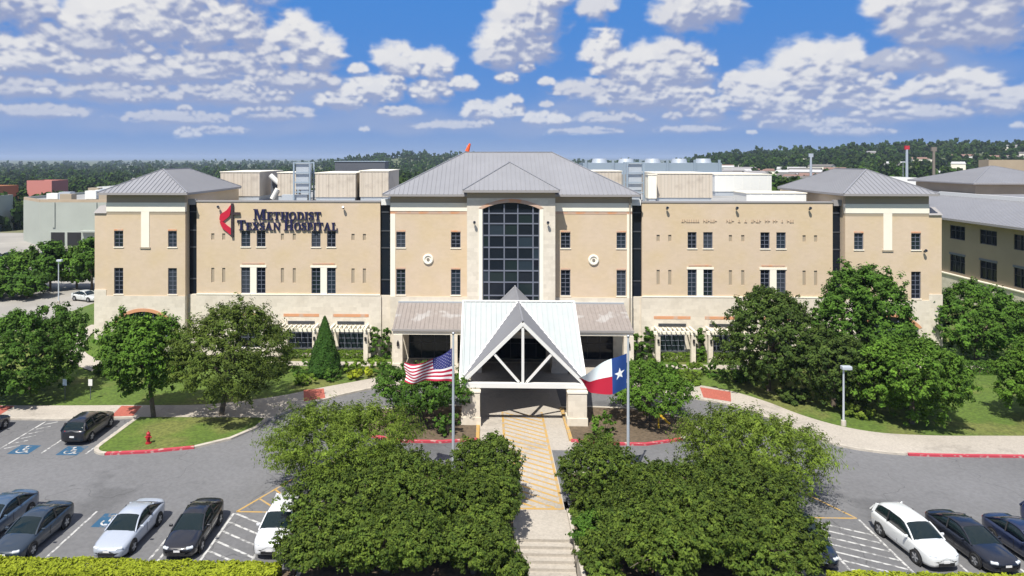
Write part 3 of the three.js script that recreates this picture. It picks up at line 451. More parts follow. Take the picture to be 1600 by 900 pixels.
// ---- centre block
{
  const z = .5, holes = [], w = []; for (const s of [-1, 1]) for (const [a, b] of [[5.1, 6.08], [10.75, 11.7]]) w.push(sx(s, a, b)); for (const [a, b] of w) holes.push([a, b, 11.43, 13.02], [a, b, 6.6, 9.2]);
  mesh('centre_wall', wall([[-12.3, BASE], [12.3, BASE], [12.3, 14.9], [-12.3, 14.9]], holes, z, .4), M.brick, hosp);
  mesh('centre_core', box(-12.297, 12.297, 0, 16.7, -15, z - .42), M.brick, hosp);
  for (const [a, b] of w) { windowAt(a, b, 11.43, 13.02, z, 2, 4); windowAt(a, b, 6.6, 9.2, z, 2, 6); mesh('brick_lintel', [box(a, b, 13.06, 13.2, z - .02, z + .03), box(a, b, 9.24, 9.38, z - .02, z + .03)], M.orange, hosp); }
  for (const [a, b] of [[-12.3, -4.403], [4.403, 12.3]]) {
    mesh('cream_band', box(a, b, 15.18, 16.02, z - .38, z + .07), M.cream, hosp); mesh('frieze', box(a, b, 16.023, 16.72, z - .38, z - .02), M.frieze, hosp); mesh('band_course', box(a, b, 14.903, 15.177, z - .38, z + .025), M.orange, hosp);
    mesh('corner_strip', box(a < 0 ? a : b - .5, a < 0 ? a + .5 : b, BASE + .004, 14.9, z + .002, z + .04), M.cream, hosp);
  }
  for (const s of [-1, 1]) {
    const r = new THREE.TorusGeometry(.42, .13, 10, 28); r.translate(s * 8.42, 10.25, z + .05); const d = new THREE.CylinderGeometry(.4, .4, .08, 28); d.rotateX(Math.PI / 2); d.translate(s * 8.42, 10.25, z + .04);
    const m = mesh('medallion', [r, d], M.cream, hosp); const hubG = new THREE.CylinderGeometry(.15, .15, .12, 14); hubG.rotateX(Math.PI / 2); hubG.translate(s * 8.42, 10.25, z + .09); mesh('hub', hubG, M.wood, m);
  }
  // stone ground floor with shop-front glazing under the porch
  const doors = [[-10.4, -5.2], [-3.9, 3.9], [5.2, 10.4]];
  mesh('centre_stone_base', wall([[-12.3, 0], [12.3, 0], [12.3, BASE - .003], [-12.3, BASE - .003]], doors.map(([a, b]) => [a, b, .14, 3.3]), z + .1, .5), M.lime, hosp);
  for (const [a, b] of doors) windowAt(a, b, .14, 3.3, z + .1, Math.round((b - a) / 1.3), 2, hosp, M.frameDark);
  mesh('downpipe', rod([12.05, .2, z + .2], [12.05, 16.5, z + .2], .06), M.frieze, hosp);
  seamed(-13.0, 13.0, -15, 1.25, 16.93, .53, hosp, M.roof, 'centre_roof');
  // ---- entrance bay with the tall arched window
  const bz = 2.0, op = archPts(0, 2.84, 5.9, 15.5, 16.15);
  mesh('bay_wall', wall([[-4.4, 0], [4.4, 0], [4.4, 16.6], [-4.4, 16.6]], [op, [-3.5, 3.5, .14, 3.3]], bz, .45), M.lime, hosp);
  mesh('bay_side', [box(-4.397, -3.95, 0, 17.1, .12, bz - .452), box(3.95, 4.397, 0, 17.1, .12, bz - .452)], M.lime, hosp);
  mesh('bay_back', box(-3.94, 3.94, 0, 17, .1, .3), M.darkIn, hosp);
  mesh('frieze', box(-4.4, 4.4, 16.603, 17.3, bz - .44, bz - .03), M.frieze, hosp);
  mesh('window_jamb', [box(-3.22, -2.86, 6.0, 15.5, bz - .02, bz + .05), box(2.86, 3.22, 6.0, 15.5, bz - .02, bz + .05)], M.cream, hosp);
  mesh('brick_arch', archBand(0, 2.9, 15.5, 16.16, .36, bz - .02, bz + .06), M.orange, hosp);
  const vx = [-2.82, -2.2, -.68, .68, 2.2, 2.82], hy = [5.9, 6.84, 8.17, 9.32, 10.47, 11.65, 12.85, 14.04, 15.06, 16.2], g = [];
  for (const x of vx) g.push(box(x - .06, x + .06, 5.9, 16.05 - Math.abs(x) * .16, bz - .3, bz - .14)); for (const y of hy.slice(0, 9)) for (let i = 0; i < 5; i++) g.push(box(vx[i] + .062, vx[i + 1] - .062, y - .06, y + .06, bz - .29, bz - .15));
  const cw = mesh('tall_arched_window', g, M.frame, hosp), R = rng(31);
  for (let j = 0; j < 9; j++) for (let i = 0; i < 5; i++) {
    const x0 = vx[i] + .02, x1 = vx[i + 1] - .02, y0 = hy[j] + .02; let y1 = hy[j + 1] - .02, p;
    if (j < 8) p = box(x0, x1, y0, y1, bz - .25, bz - .23);
    else { const top = (x) => 16.16 - x * x * .0805, s = new THREE.Shape([[x0, y0], [x1, y0], [x1, top(x1)], [(x0 + x1) / 2, top((x0 + x1) / 2)], [x0, top(x0)]].map(([x, y]) => new THREE.Vector2(x, y))); p = new THREE.ExtrudeGeometry(s, { depth: .02, bevelEnabled: false }); p.translate(0, 0, bz - .25); }
    const pane = mesh('pane', p, glassOf(Math.floor(R() * R() * 3)), cw); 
  }
  for (const s of [-1, 1]) lampOn(s * 3.65, 14.1, bz);
  // hipped roof of the bay, running back into the main roof
  const e = 4.78, y = 17.43, zf = 2.8, k = .57, h = y + e * k, zb = -6.2;
  const br = mesh('bay_roof', tris([[[-e, y, zf], [e, y, zf], [0, h, zf - e]], ...quad([e, y, zf], [e, y, zb], [0, h, zb], [0, h, zf - e]), ...quad([-e, y, zb], [-e, y, zf], [0, h, zf - e], [0, h, zb])]), M.roof, hosp);
  const sm = []; for (let t = .23; t < 2 * e; t += .46) { const l = Math.min(t, 2 * e - t); if (l > .3) sm.push(bar([-e + t, y + .02, zf], [-e + t, y + l * k + .02, zf - l], .035, .07)); }
  for (let t = .23; t < 7; t += .46) for (const s of [-1, 1]) { const l = Math.min(t, e); if (l > .3) sm.push(bar([s * e, y + .02, zf - t], [s * (e - l), y + l * k + .02, zf - t], .035, .07)); }
  mesh('standing_seam', sm, M.roof, br).userData.kind = 'stuff';
  mesh('ridge_cap', [bar([-e, y + .03, zf], [0, h + .03, zf - e], .14, .09), bar([e, y + .03, zf], [0, h + .03, zf - e], .14, .09), bar([0, h + .03, zf - e], [.001, h + .03, zb], .14, .09)], M.roof, br);
  mesh('fascia', [box(-e, e, y - .24, y - .004, zf - .06, zf), box(-e, -e + .06, y - .24, y - .004, -1, zf - .062), box(e - .06, e, y - .24, y - .004, -1, zf - .062)], M.roofEdge, br);
  mesh('soffit', box(-e + .062, e - .062, y - .2, y - .17, -.8, zf - .062), M.soffit, br);
}
// rooftop plant behind the parapets, each a thing of its own
function plantBox(name, label, x0, x1, z0, z1, y1, mat = M.penthouse, y0 = 15.17) {
  const t = thing(name, label, 'rooftop plant', [(x0 + x1) / 2, y0, (z0 + z1) / 2], 0, 'rooftop plant'), w = (x1 - x0) / 2, d = (z1 - z0) / 2, h = y1 - y0;
  mesh('casing', box(-w, w, .6, h, -d, d), mat, t); mesh('skirt', box(-w + .1, w - .1, 0, .598, -d + .1, d - .1), M.duct, t);
  const rb = []; for (let x = -w + .4; x < w - .2; x += 1.2) rb.push(box(x - .03, x + .03, .62, h - .05, d + .002, d + .05)); mesh('panel_rib', rb, mat, t); mesh('cap', box(-w - .08, w + .08, h + .003, h + .1, -d - .08, d + .08), M.cream, t); return t;
}
plantBox('air_handler', 'cream boxed rooftop unit beside the left tower roof', -36.2, -31.2, -26, -16, 18.8);
plantBox('air_handler', 'cream ribbed rooftop unit behind the navy wall lettering', -23.6, -18.6, -24, -14, 18.7);
plantBox('air_handler', 'stained cream rooftop unit left of the central roof', -18.2, -14.6, -25, -14.6, 18.95);
plantBox('air_handler', 'narrow cream rooftop unit left of the blue steel duct tower', -29.2, -26.8, -22, -17, 18.7);
plantBox('air_handler', 'cream ribbed rooftop unit right of the central roof', 18.2, 25.0, -22, -14, 18.7);
plantBox('air_handler', 'cream rooftop unit half hidden by the central roof hip', 10.2, 14.6, -24, -17, 18.9);
plantBox('rooftop_box', 'low white rooftop box in front of the right tower', 25.8, 32.2, -9, -5, 16.75, M.white);
plantBox('rooftop_box', 'bright white rooftop box beyond the ribbed right unit', 30.4, 38.5, -42, -30, 18.2, M.white);
plantBox('rooftop_box', 'small narrow unit with dark vents right of the duct tower', 16.9, 17.9, -14, -12.5, 18.6, M.cream);
for (const [x, label] of [[-25.4, 'pale blue steel duct tower on the left wing roof'], [15.8, 'pale blue steel duct tower beside the central roof']]) {
  const t = thing('duct_tower', label, 'rooftop plant', [x, 15.17, -15.5], 0, 'rooftop plant'), fr = []; for (const a of [-1, 1]) for (const b of [-1, 1]) fr.push(box(a - .09, a + .09, 0, 4.95, b - .09, b + .09)); for (const y of [1.2, 2.4, 3.6, 4.85]) fr.push(box(-1, 1, y - .07, y + .07, .93, 1.07), box(-1, 1, y - .07, y + .07, -1.07, -.93));
  mesh('steel_frame', fr, M.steel, t); mesh('duct', box(-.8, .8, 1.5, 4.8, -.8, .8), M.duct, t); mesh('elbow', [box(-2.6, .6, .05, .85, -.6, .7), box(-.2, .75, .852, 1.5, -.6, .7)], M.duct, t);
}
{ const t = thing('cooling_plant', 'dark grey fan housing rising behind the left duct tower', 'rooftop plant', [-20.6, 15.17, -30]); mesh('casing', box(-3.6, 3.6, 2.5, 4.9, -2, 2), M.steelDark, t); for (const x of [-3.2, 0, 3.2]) mesh('support', box(x - .1, x + .1, 0, 2.5, -.1, .1), M.steelDark, t); mesh('rim_rail', box(-3.7, 3.7, 4.903, 5.0, -2.1, 2.1), M.steel, t); }
{ const t = thing('vent_stack', 'two angled white ducts between the left rooftop units', 'rooftop plant', [-29.9, 15.17, -17]); mesh('duct', [rod([0, .2, 0], [.7, 1.5, 0], .32), rod([.7, 2.2, -.5], [-.4, 3.2, -.5], .35)], M.white, t); mesh('stand', box(-.5, .6, 0, 2.9, -1.4, -1.2), M.steelDark, t); }
{ const t = thing('windsock', 'small orange windsock above the central roof ridge', 'windsock', [-5.0, 15.1, -20]); mesh('mast', rod([0, 0, 0], [0, 7.2, 0], .05), M.pole, t); const g = new THREE.CylinderGeometry(.13, .3, 1.1, 10, 1, true); g.rotateZ(-.35); g.translate(.2, 6.9, 0); mesh('sleeve', g, std({ color: rgb(.75, .10, .02) }), t); }

// ---- wall lettering and emblem
const sign = thing('wall_sign', 'navy raised capital lettering with red and dark cross emblem on the left wing', 'sign', [0, 0, .03]);
{
  const font = await new FontLoader().loadAsync('fonts/droid/droid_serif_bold.typeface.json');
  const word = (txt, x0, x1, y, big, small) => {          // small capitals, first letters larger, fitted between x0 and x1
    const L = []; let x = 0, first = true;
    for (const ch of txt) { if (ch === ' ') { x += small * .42; first = true; continue; } const sz = first ? big : small; first = false; const g = new TextGeometry(ch, { font, size: sz, depth: .16, curveSegments: 4 }); g.computeBoundingBox(); const bb = g.boundingBox; g.translate(x - bb.min.x, 0, 0); L.push(g); x += bb.max.x - bb.min.x + small * .06; }
    const k = (x1 - x0) / x; for (const g of L) { g.scale(k, 1, 1); g.translate(x0, y, 0); mesh('letter', g, M.navy, sign); }
  };
  word('METHODIST', -26.6, -19.5, 14.2, 1.12, .84); word('TEXSAN HOSPITAL', -28.3, -17.8, 13.12, 1.06, .82);
  const fl = (pts) => { const c = new THREE.CatmullRomCurve3(pts.map(([x, y]) => new THREE.Vector3(x, y, 0)), true, 'catmullrom', .3), s = new THREE.Shape(c.getPoints(40).map((p) => new THREE.Vector2(p.x, p.y))); return new THREE.ExtrudeGeometry(s, { depth: .14, bevelEnabled: false }); };
  mesh('flame', fl([[-28.95, 15.75], [-29.4, 15.2], [-30.05, 14.75], [-30.15, 14.2], [-29.85, 14.0], [-29.5, 14.25], [-29.1, 14.6], [-28.98, 15.1]]), M.red, sign);
  mesh('flame', fl([[-30.12, 14.02], [-29.75, 13.95], [-29.35, 13.6], [-28.98, 13.3], [-28.95, 12.65], [-29.35, 12.95], [-29.85, 13.35]]), M.red, sign);
  mesh('cross', [box(-28.92, -28.7, 12.4, 15.9, 0, .2), box(-28.697, -28.0, 14.72, 14.98, 0, .2)], M.crossDark, sign);
}
{ // weathered row of small letters on the right wing, too worn to read
  const t = thing('faded_lettering', 'faint worn row of small brown letters on the right wing', 'sign', [0, 14.05, .02]), R = rng(17); let x = 17.4;
  while (x < 28.6) { const w = .13 + R() * .16; if (R() < .82) mesh('letter', R() < .5 ? [box(x, x + .05, 0, .3, 0, .04), box(x + .053, x + w, .12, .17, 0, .04)] : [box(x, x + w, 0, .06, 0, .04), box(x + w * .4, x + w * .4 + .05, .063, .3, 0, .04)], M.fadedLetter, t); x += w + .05 + (R() < .14 ? .35 : 0); }
}

// ---------------------------------------------------------------- entrance canopy (porte-cochere) and porches
{
  const C = .35, hw = 4.85, z0 = 2.9, zm = 10.4, z1 = 17.9, yr = 8.0, ye = 3.32;
  const t = thing('entrance_canopy', 'white and grey cross gabled entrance canopy with open timber truss front', 'canopy');
  const L = C - hw, R = C + hw, mid = [C, yr, zm];
  const grey = std({ roughness: .5, map: M.roof.map });
  const wr = mesh('main_roof', tris([[[L, ye, z1], mid, [L, yr, zm]], [[R, ye, z1], [R, yr, zm], mid], [[L, ye, z0], [L, yr, zm], mid], [[R, ye, z0], mid, [R, yr, zm]]]), M.whiteRoof, t);
  const sm = []; for (let k = 0; k < 11; k++) for (const s of [-1, 1]) { const x = C + s * (hw - .22 - k * .44), q = Math.abs(x - C) / hw; sm.push(bar([x, yr - .02, zm + .02], [x, lerp(yr, ye, q) - .0, lerp(zm, z1, q)], .05, .16)); sm.push(bar([x, yr - .02, zm - .02], [x, lerp(yr, ye, q), lerp(zm, z0, q)], .03, .1)); }
  mesh('standing_seam', sm, M.whiteRoof, wr).userData.kind = 'stuff';
  mesh('ridge_cap', bar([L - .05, yr + .03, zm], [R + .05, yr + .03, zm], .3, .1), M.white, wr);
  mesh('rake_trim', [bar([L, yr, zm], [L, ye, z1], .16, .22), bar([R, yr, zm], [R, ye, z1], .16, .22)], M.white, wr);
  const gr = mesh('gable_roof', tris([[[L, ye, z1], [C, yr, z1], mid], [[R, ye, z1], mid, [C, yr, z1]], [[L, ye, z0], mid, [C, yr, z0]], [[R, ye, z0], [C, yr, z0], mid]]), grey, t);
  mesh('valley_flashing', [bar([L, ye + .04, z1], [C, yr + .04, zm], .22, .06), bar([R, ye + .04, z1], [C, yr + .04, zm], .22, .06)], M.white, gr);
  mesh('ridge_cap', bar([C, yr + .03, z0], [C, yr + .03, z1], .14, .08), grey, gr);
  const sg = []; for (let z = zm + .45; z < z1; z += .45) for (const s of [-1, 1]) { const q = (z - zm) / (z1 - zm); sg.push(bar([C, yr + .01, z], [C + s * hw * q, lerp(yr, ye, q) + .01, z], .03, .07)); } mesh('standing_seam', sg, grey, gr).userData.kind = 'stuff';
  // truss at the front and the same at the back
  for (const [zz, nm] of [[z1 + .02, 1], [z0 - .02, 0]]) {
    mesh('tie_beam', box(L - .15, R + .15, 2.88, 3.24, zz - .18, zz + .18), M.white, t);
    mesh('rafter', bar([L + .15, ye - .1, zz + .02], [C, yr - .18, zz + .02], .22, .26), M.white, t); mesh('rafter', bar([R - .15, ye - .1, zz + .01], [C, yr - .18, zz + .01], .22, .26), M.white, t);
    mesh('king_post', box(C - .10, C + .10, 3.243, yr - .5, zz - .12, zz + .13), M.white, t);
    mesh('strut', bar([C - .3, 3.3, zz], [C - 2.25, 5.5, zz], .15, .18), M.white, t); mesh('strut', bar([C + .3, 3.3, zz], [C + 2.25, 5.5, zz], .15, .18), M.white, t);
  }
  for (const x of [L + .12, R - .12]) { mesh('eave_beam', box(x - .2, x + .2, 2.84, 3.25, z0 + .18, z1 - .18), M.white, t); mesh('side_gable', tris([[[x, 3.25, z0], [x, 3.25, z1], [x, yr - .1, zm]]]), M.soffit, t); }
  for (const [x, w] of [[-3.65, .69], [4.5, .72]]) for (const z of [17.75, 4.6]) { const c = mesh('column', box(x - w, x + w, .12, 2.815, z - .6, z + .6), M.lime, t); mesh('base', box(x - w - .07, x + w + .07, 0, .7, z - .67, z + .67), M.lime, c); mesh('column_cap', box(x - w - .06, x + w + .06, 2.6, 2.74, z - .66, z + .66), M.cream, c); }
}
{
  const t = thing('covered_porch', 'brown grey metal porch roof on stone columns along the entrance front', 'porch');
  const X = 11.45, yt = 5.86, yb = 4.26, zt = .62, zb = 5.4, r = mesh('roof', tris([...quad([-X, yb, zb], [X, yb, zb], [X, yt, zt], [-X, yt, zt]), ...quad([-X, yb - .12, zb], [-X, yt - .12, zt], [X, yt - .12, zt], [X, yb - .12, zb]), ...quad([-X, yb - .12, zb], [-X, yb, zb], [-X, yt, zt], [-X, yt - .12, zt]), ...quad([X, yb, zb], [X, yb - .12, zb], [X, yt - .12, zt], [X, yt, zt])]), M.porchRoof, t);
  const s = []; for (let x = -X + .2; x < X; x += .4) s.push(bar([x, yb + .02, zb], [x, yt + .02, zt], .03, .07)); mesh('standing_seam', s, M.porchRoof, r).userData.kind = 'stuff';
  mesh('gutter', box(-X - .04, X + .04, yb - .16, yb + .03, zb, zb + .12), M.roofEdge, t); mesh('flashing', box(-X, X, yt - .02, yt + .12, zt - .01, zt + .12), M.duct, t);
  mesh('fascia_beam', box(-X + .05, X - .05, 3.75, yb - .165, zb - .45, zb - .06), M.cream, t); mesh('ceiling', box(-X + .1, X - .1, 3.9, 3.95, .75, zb - .46), M.wood, t);
  for (const [x, w] of [[-10.9, .42], [-5.55, .33], [5.9, .33], [11.0, .46]]) { const c = mesh('column', box(x - w, x + w, .12, 3.745, zb - .7, zb + .02), M.lime, t); mesh('base', box(x - w - .1, x + w + .1, .1, 1.0, zb - .8, zb + .12), M.lime, c); if (Math.abs(x) > 10) mesh('wall_lamp', [box(x - Math.sign(x) * 0 - .1, x + .1, 2.7, 3.05, zb + .03, zb + .2), box(x - .05, x + .05, 3.055, 3.2, zb + .05, zb + .14)], M.black, c); }
  mesh('return_column', box(-11.6, -11.38, .12, 3.7, 1.2, 4.4), M.lime, t);
}
{
  let k = 0;
  for (const [s, c, label] of [[-1, 16.4, 'white pergola over the stone window bay beside the left porch'], [-1, 21.6, 'white pergola behind the conical cypress on the left wing'], [1, 16.4, 'white pergola over the stone window bay beside the right porch'], [1, 21.6, 'white pergola behind the dark oak on the right wing']]) {
    const t = thing('pergola', label, 'pergola', [s * c, 0, 0], 0, 'window pergolas');
    for (const x of [-1.75, 1.75]) { mesh('post', box(x - .22, x + .22, .12, 3.0, 1.25, 1.7), M.lime, t); mesh('cross_beam', box(x - .09, x + .09, 3.29, 3.5, .14, 2.0), M.cream, t); if (Math.abs(x) > 1) { const l = mesh('lantern', [box(x - .09, x + .09, 2.2, 2.55, 1.72, 1.9)], M.black, t); } }
    mesh('beam', box(-2.15, 2.15, 3.003, 3.287, 1.35, 1.6), M.cream, t); mesh('ledger', box(-2.1, 2.1, 3.05, 3.28, .13, .22), M.cream, t);
    for (let i = 0; i < 7; i++) { const x = -1.4 + i * 2.8 / 6; mesh('slat', box(x - .05, x + .05, 3.29, 3.42, .23, 1.95), M.cream, t); }
  }
}
// ---------------------------------------------------------------- flags, lamps, signs, hydrant
function flagPole(x, z, h, label) { const t = thing('flagpole', label, 'flagpole', [x, .12, z]); mesh('pole', cyl(0, 0, 0, h, .11, .055, 14), M.pole, t); const b = new THREE.SphereGeometry(.1, 12, 8); b.translate(0, h + .06, 0); mesh('finial', b, M.rim, t); mesh('base_collar', cyl(0, 0, 0, .15, .24, .2, 14), M.pole, t); return t; }
function flag(name, label, x, y, z, hoist, fly, draw, bend, len = fly) {
  const cv = document.createElement('canvas'); cv.width = 380; cv.height = 250; draw(cv.getContext('2d'), 380, 250);
  const tx = new THREE.CanvasTexture(cv); tx.colorSpace = THREE.SRGBColorSpace;
  const g = new THREE.PlaneGeometry(1, 1, 48, 24), p = g.attributes.position;
  for (let i = 0; i < p.count; i++) { const s = .5 - p.getX(i), v = p.getY(i) + .5; const [dx, dy, dz] = bend(s, v); p.setXYZ(i, dx, dy, dz); }
  // u runs from the pole outwards
  const uv = g.attributes.uv; for (let i = 0; i < uv.count; i++) uv.setX(i, 1 - uv.getX(i));
  g.computeVertexNormals();
  const m = new THREE.Mesh(g, new THREE.MeshPhysicalMaterial({ map: tx, roughness: .8, side: THREE.DoubleSide, transmission: .2, thickness: 0 })); m.name = numbered(name); m.position.set(x, y, z); m.castShadow = m.receiveShadow = true; scene.add(m); return tag(m, label, 'flag');
}
flagPole(-4.55, 28, 9.35, 'slim grey flagpole left of the entrance walk'); flagPole(6.42, 28, 9.25, 'slim grey flagpole right of the entrance walk');
flag('striped_flag', 'red and white striped flag with blue starred canton, blowing left', -4.63, 7.55, 28, 2, 3, (c, w, h) => {
  for (let i = 0; i < 13; i++) { c.fillStyle = i % 2 ? '#f3eef0' : '#b3173d'; c.fillRect(0, h * i / 13, w, h / 13 + 1); } c.fillStyle = '#2b2f74'; c.fillRect(0, 0, w * .4, h * 7 / 13);
  c.fillStyle = '#ffffff'; for (let r = 0; r < 9; r++) for (let k = 0; k < (r % 2 ? 5 : 6); k++) { const x = w * .4 * ((r % 2 ? 1 : .5) + k) / 6.1 + 1, y = h * 7 / 13 * (r + 1) / 10, R = 4; c.beginPath(); for (let q = 0; q < 10; q++) { const a = q * Math.PI / 5 - Math.PI / 2, rr = q % 2 ? R * .4 : R; c.lineTo(x + rr * Math.cos(a), y + rr * Math.sin(a)); } c.fill(); }
}, (s, v) => { const top = 1.08 - 1.0 * (1 - Math.exp(-3 * s)) - .12 * s, bot = -1.07 + .10 * Math.sin(s * 7), w = Math.sin(s * 9 + v * 2.2) * .17 * Math.min(1, s * 3) + Math.sin(s * 19 - v * 3) * .05 * s; return [-3.0 * s + .08 * Math.sin(v * 6) * s, lerp(bot, top, v) + .09 * Math.sin(s * 11 + 1.2 + v) * s, w * 1.6]; });
flag('lone_star_flag', 'flag with blue star band and white over red halves, blowing left', 6.33, 7.3, 28, 2, 3, (c, w, h) => {
  c.fillStyle = '#e9f4f6'; c.fillRect(0, 0, w, h / 2); c.fillStyle = '#b80c33'; c.fillRect(0, h / 2, w, h / 2); c.fillStyle = '#123f86'; c.fillRect(0, 0, w * .31, h);
  c.fillStyle = '#ffffff'; c.beginPath(); for (let q = 0; q < 10; q++) { const a = q * Math.PI / 5 - Math.PI / 2, rr = (q % 2 ? .4 : 1) * w * .115; c.lineTo(w * .155 + rr * Math.cos(a), h / 2 + rr * Math.sin(a)); } c.fill();
}, (s, v) => { const top = 1.06 - 1.42 * s + .1 * Math.sin(s * 6), bot = -1.1 - .45 * Math.sin(Math.PI * Math.min(1, s * .8)) + .85 * smooth(.72, 1, s), w = Math.sin(s * 6.5 + v * 1.2) * .22 * Math.min(1, s * 3); return [-3.0 * s, lerp(bot, top, v), w * 1.4]; });
function lampPost(label, x, z, h, y = .1) { const t = thing('street_lamp', label, 'street lamp', [x, y, z], 0, 'car park lamps'); mesh('pole', cyl(0, 0, .4, h, .085, .065), M.pole, t); mesh('base', cyl(0, 0, 0, .4, .2, .18), M.kerb, t); const hd = mesh('lamp_head', (() => { const g = new RoundedBoxGeometry(.75, .28, .45, 2, .06); g.translate(.18, h + .1, .05); return g; })(), M.pole, t); mesh('diffuser', box(-.12, .48, h - .06, h - .045, -.1, .2), M.white, hd); return t; }
lampPost('grey lamp post with box head beside the right sidewalk', 24.9, 17.6, 4.35); lampPost('tall lamp post by the rear car park left of the building', -63, -25.5, 6.0, 0);
lampPost('far lamp post in front of the right hillside', 150, -190, 19, 0); 
for (const [x, c, l] of [[-38.2, M.signBlue, 'small blue parking sign on a post on the left lawn'], [-36.0, M.white, 'small white parking sign on a post on the left lawn']]) { const t = thing('parking_sign', l, 'sign', [x, .11, 13.7], 0, 'parking signs'); mesh('post', cyl(0, 0, 0, 1.75, .03, .03, 8), M.steelDark, t); mesh('panel', box(-.17, .17, 1.2, 1.75, .032, .05), c, t); }
{ const t = thing('fire_hydrant', 'small red fire hydrant on the grass island', 'hydrant', [-26.7, .128, 22.6]); mesh('barrel', cyl(0, 0, .08, .68, .13, .12, 14), M.hydrant, t); mesh('flange', [cyl(0, 0, 0, .08, .2, .2, 14), cyl(0, 0, .5, .55, .17, .17, 14)], M.hydrant, t); const d = new THREE.SphereGeometry(.145, 14, 8, 0, 7, 0, 1.6); d.translate(0, .68, 0); mesh('bonnet', d, M.hydrant, t); mesh('nozzle', [rod([-.24, .45, 0], [.24, .45, 0], .06), rod([0, .42, 0], [0, .42, .24], .075)], M.hydrant, t); mesh('nut', cyl(0, 0, .8, .9, .04, .04, 6), M.hydrant, t); }
{ const t = thing('yellow_barrier', 'short slanted yellow arm beside the tree right of the canopy', 'barrier', [10.9, .125, 18.6]); mesh('arm', bar([-.3, 1.1, 0], [.5, .35, .1], .1, .14), std({ color: rgb(.75, .48, .03) }), t); mesh('post', box(-.36, -.26, 0, 1.15, -.05, .05), std({ color: rgb(.7, .45, .03) }), t); }

// ---------------------------------------------------------------- trees, shrubs and hedges: crowns of leaf-sized faces
class Leaves {
  constructor(max) { this.p = new Float32Array(max * 18); this.c = new Float32Array(max * 18); this.n = 0; this.max = max; }
  add(x, y, z, nx, ny, nz, s, asp, col, R) {      // a folded leaf spray: two triangles
    if (this.n >= this.max) return; const i0 = this.n++ * 18;
    let ux = R() - .5, uy = R() - .5, uz = R() - .5; const d = ux * nx + uy * ny + uz * nz; ux -= d * nx; uy -= d * ny; uz -= d * nz; let l = Math.hypot(ux, uy, uz) || 1; ux /= l; uy /= l; uz /= l;
    const vx = ny * uz - nz * uy, vy = nz * ux - nx * uz, vz = nx * uy - ny * ux, h = s * asp, f = (R() - .5) * .7 * s;
    const P = [[-h * vx - f * nx, -h * vy - f * ny, -h * vz - f * nz], [s * ux, s * uy, s * uz], [h * vx - f * nx, h * vy - f * ny, h * vz - f * nz], [-s * ux, -s * uy, -s * uz]];
    const put = (k, q) => { this.p[i0 + k * 3] = x + q[0]; this.p[i0 + k * 3 + 1] = y + q[1]; this.p[i0 + k * 3 + 2] = z + q[2]; this.c[i0 + k * 3] = col[0]; this.c[i0 + k * 3 + 1] = col[1]; this.c[i0 + k * 3 + 2] = col[2]; };
    put(0, P[0]); put(1, P[1]); put(2, P[3]); put(3, P[1]); put(4, P[2]); put(5, P[3]);
  }
  geo() { const g = new THREE.BufferGeometry(); g.setAttribute('position', new THREE.BufferAttribute(this.p.subarray(0, this.n * 18), 3)); g.setAttribute('color', new THREE.BufferAttribute(this.c.subarray(0, this.n * 18), 3)); g.computeVertexNormals(); return g; }
}
const TONE = { olive: [[.056, .096, .014], [.128, .172, .026]], oak: [[.036, .074, .010], [.124, .172, .022]], dark: [[.032, .066, .012], [.086, .130, .022]], bright: [[.060, .140, .013], [.122, .220, .024]], mid: [[.042, .106, .012], [.092, .180, .021]], wispy: [[.080, .134, .015], [.172, .236, .030]], cypress: [[.026, .078, .010], [.050, .118, .016]], lime: [[.20, .26, .014], [.34, .38, .025]], shrub: [[.080, .150, .014], [.160, .245, .024]] };
function leafMesh(name, L, parent) { const m = new THREE.Mesh(L.geo(), M.leaf); m.castShadow = m.receiveShadow = true; m.name = parent ? name : numbered(name); (parent || scene).add(m); return m; }
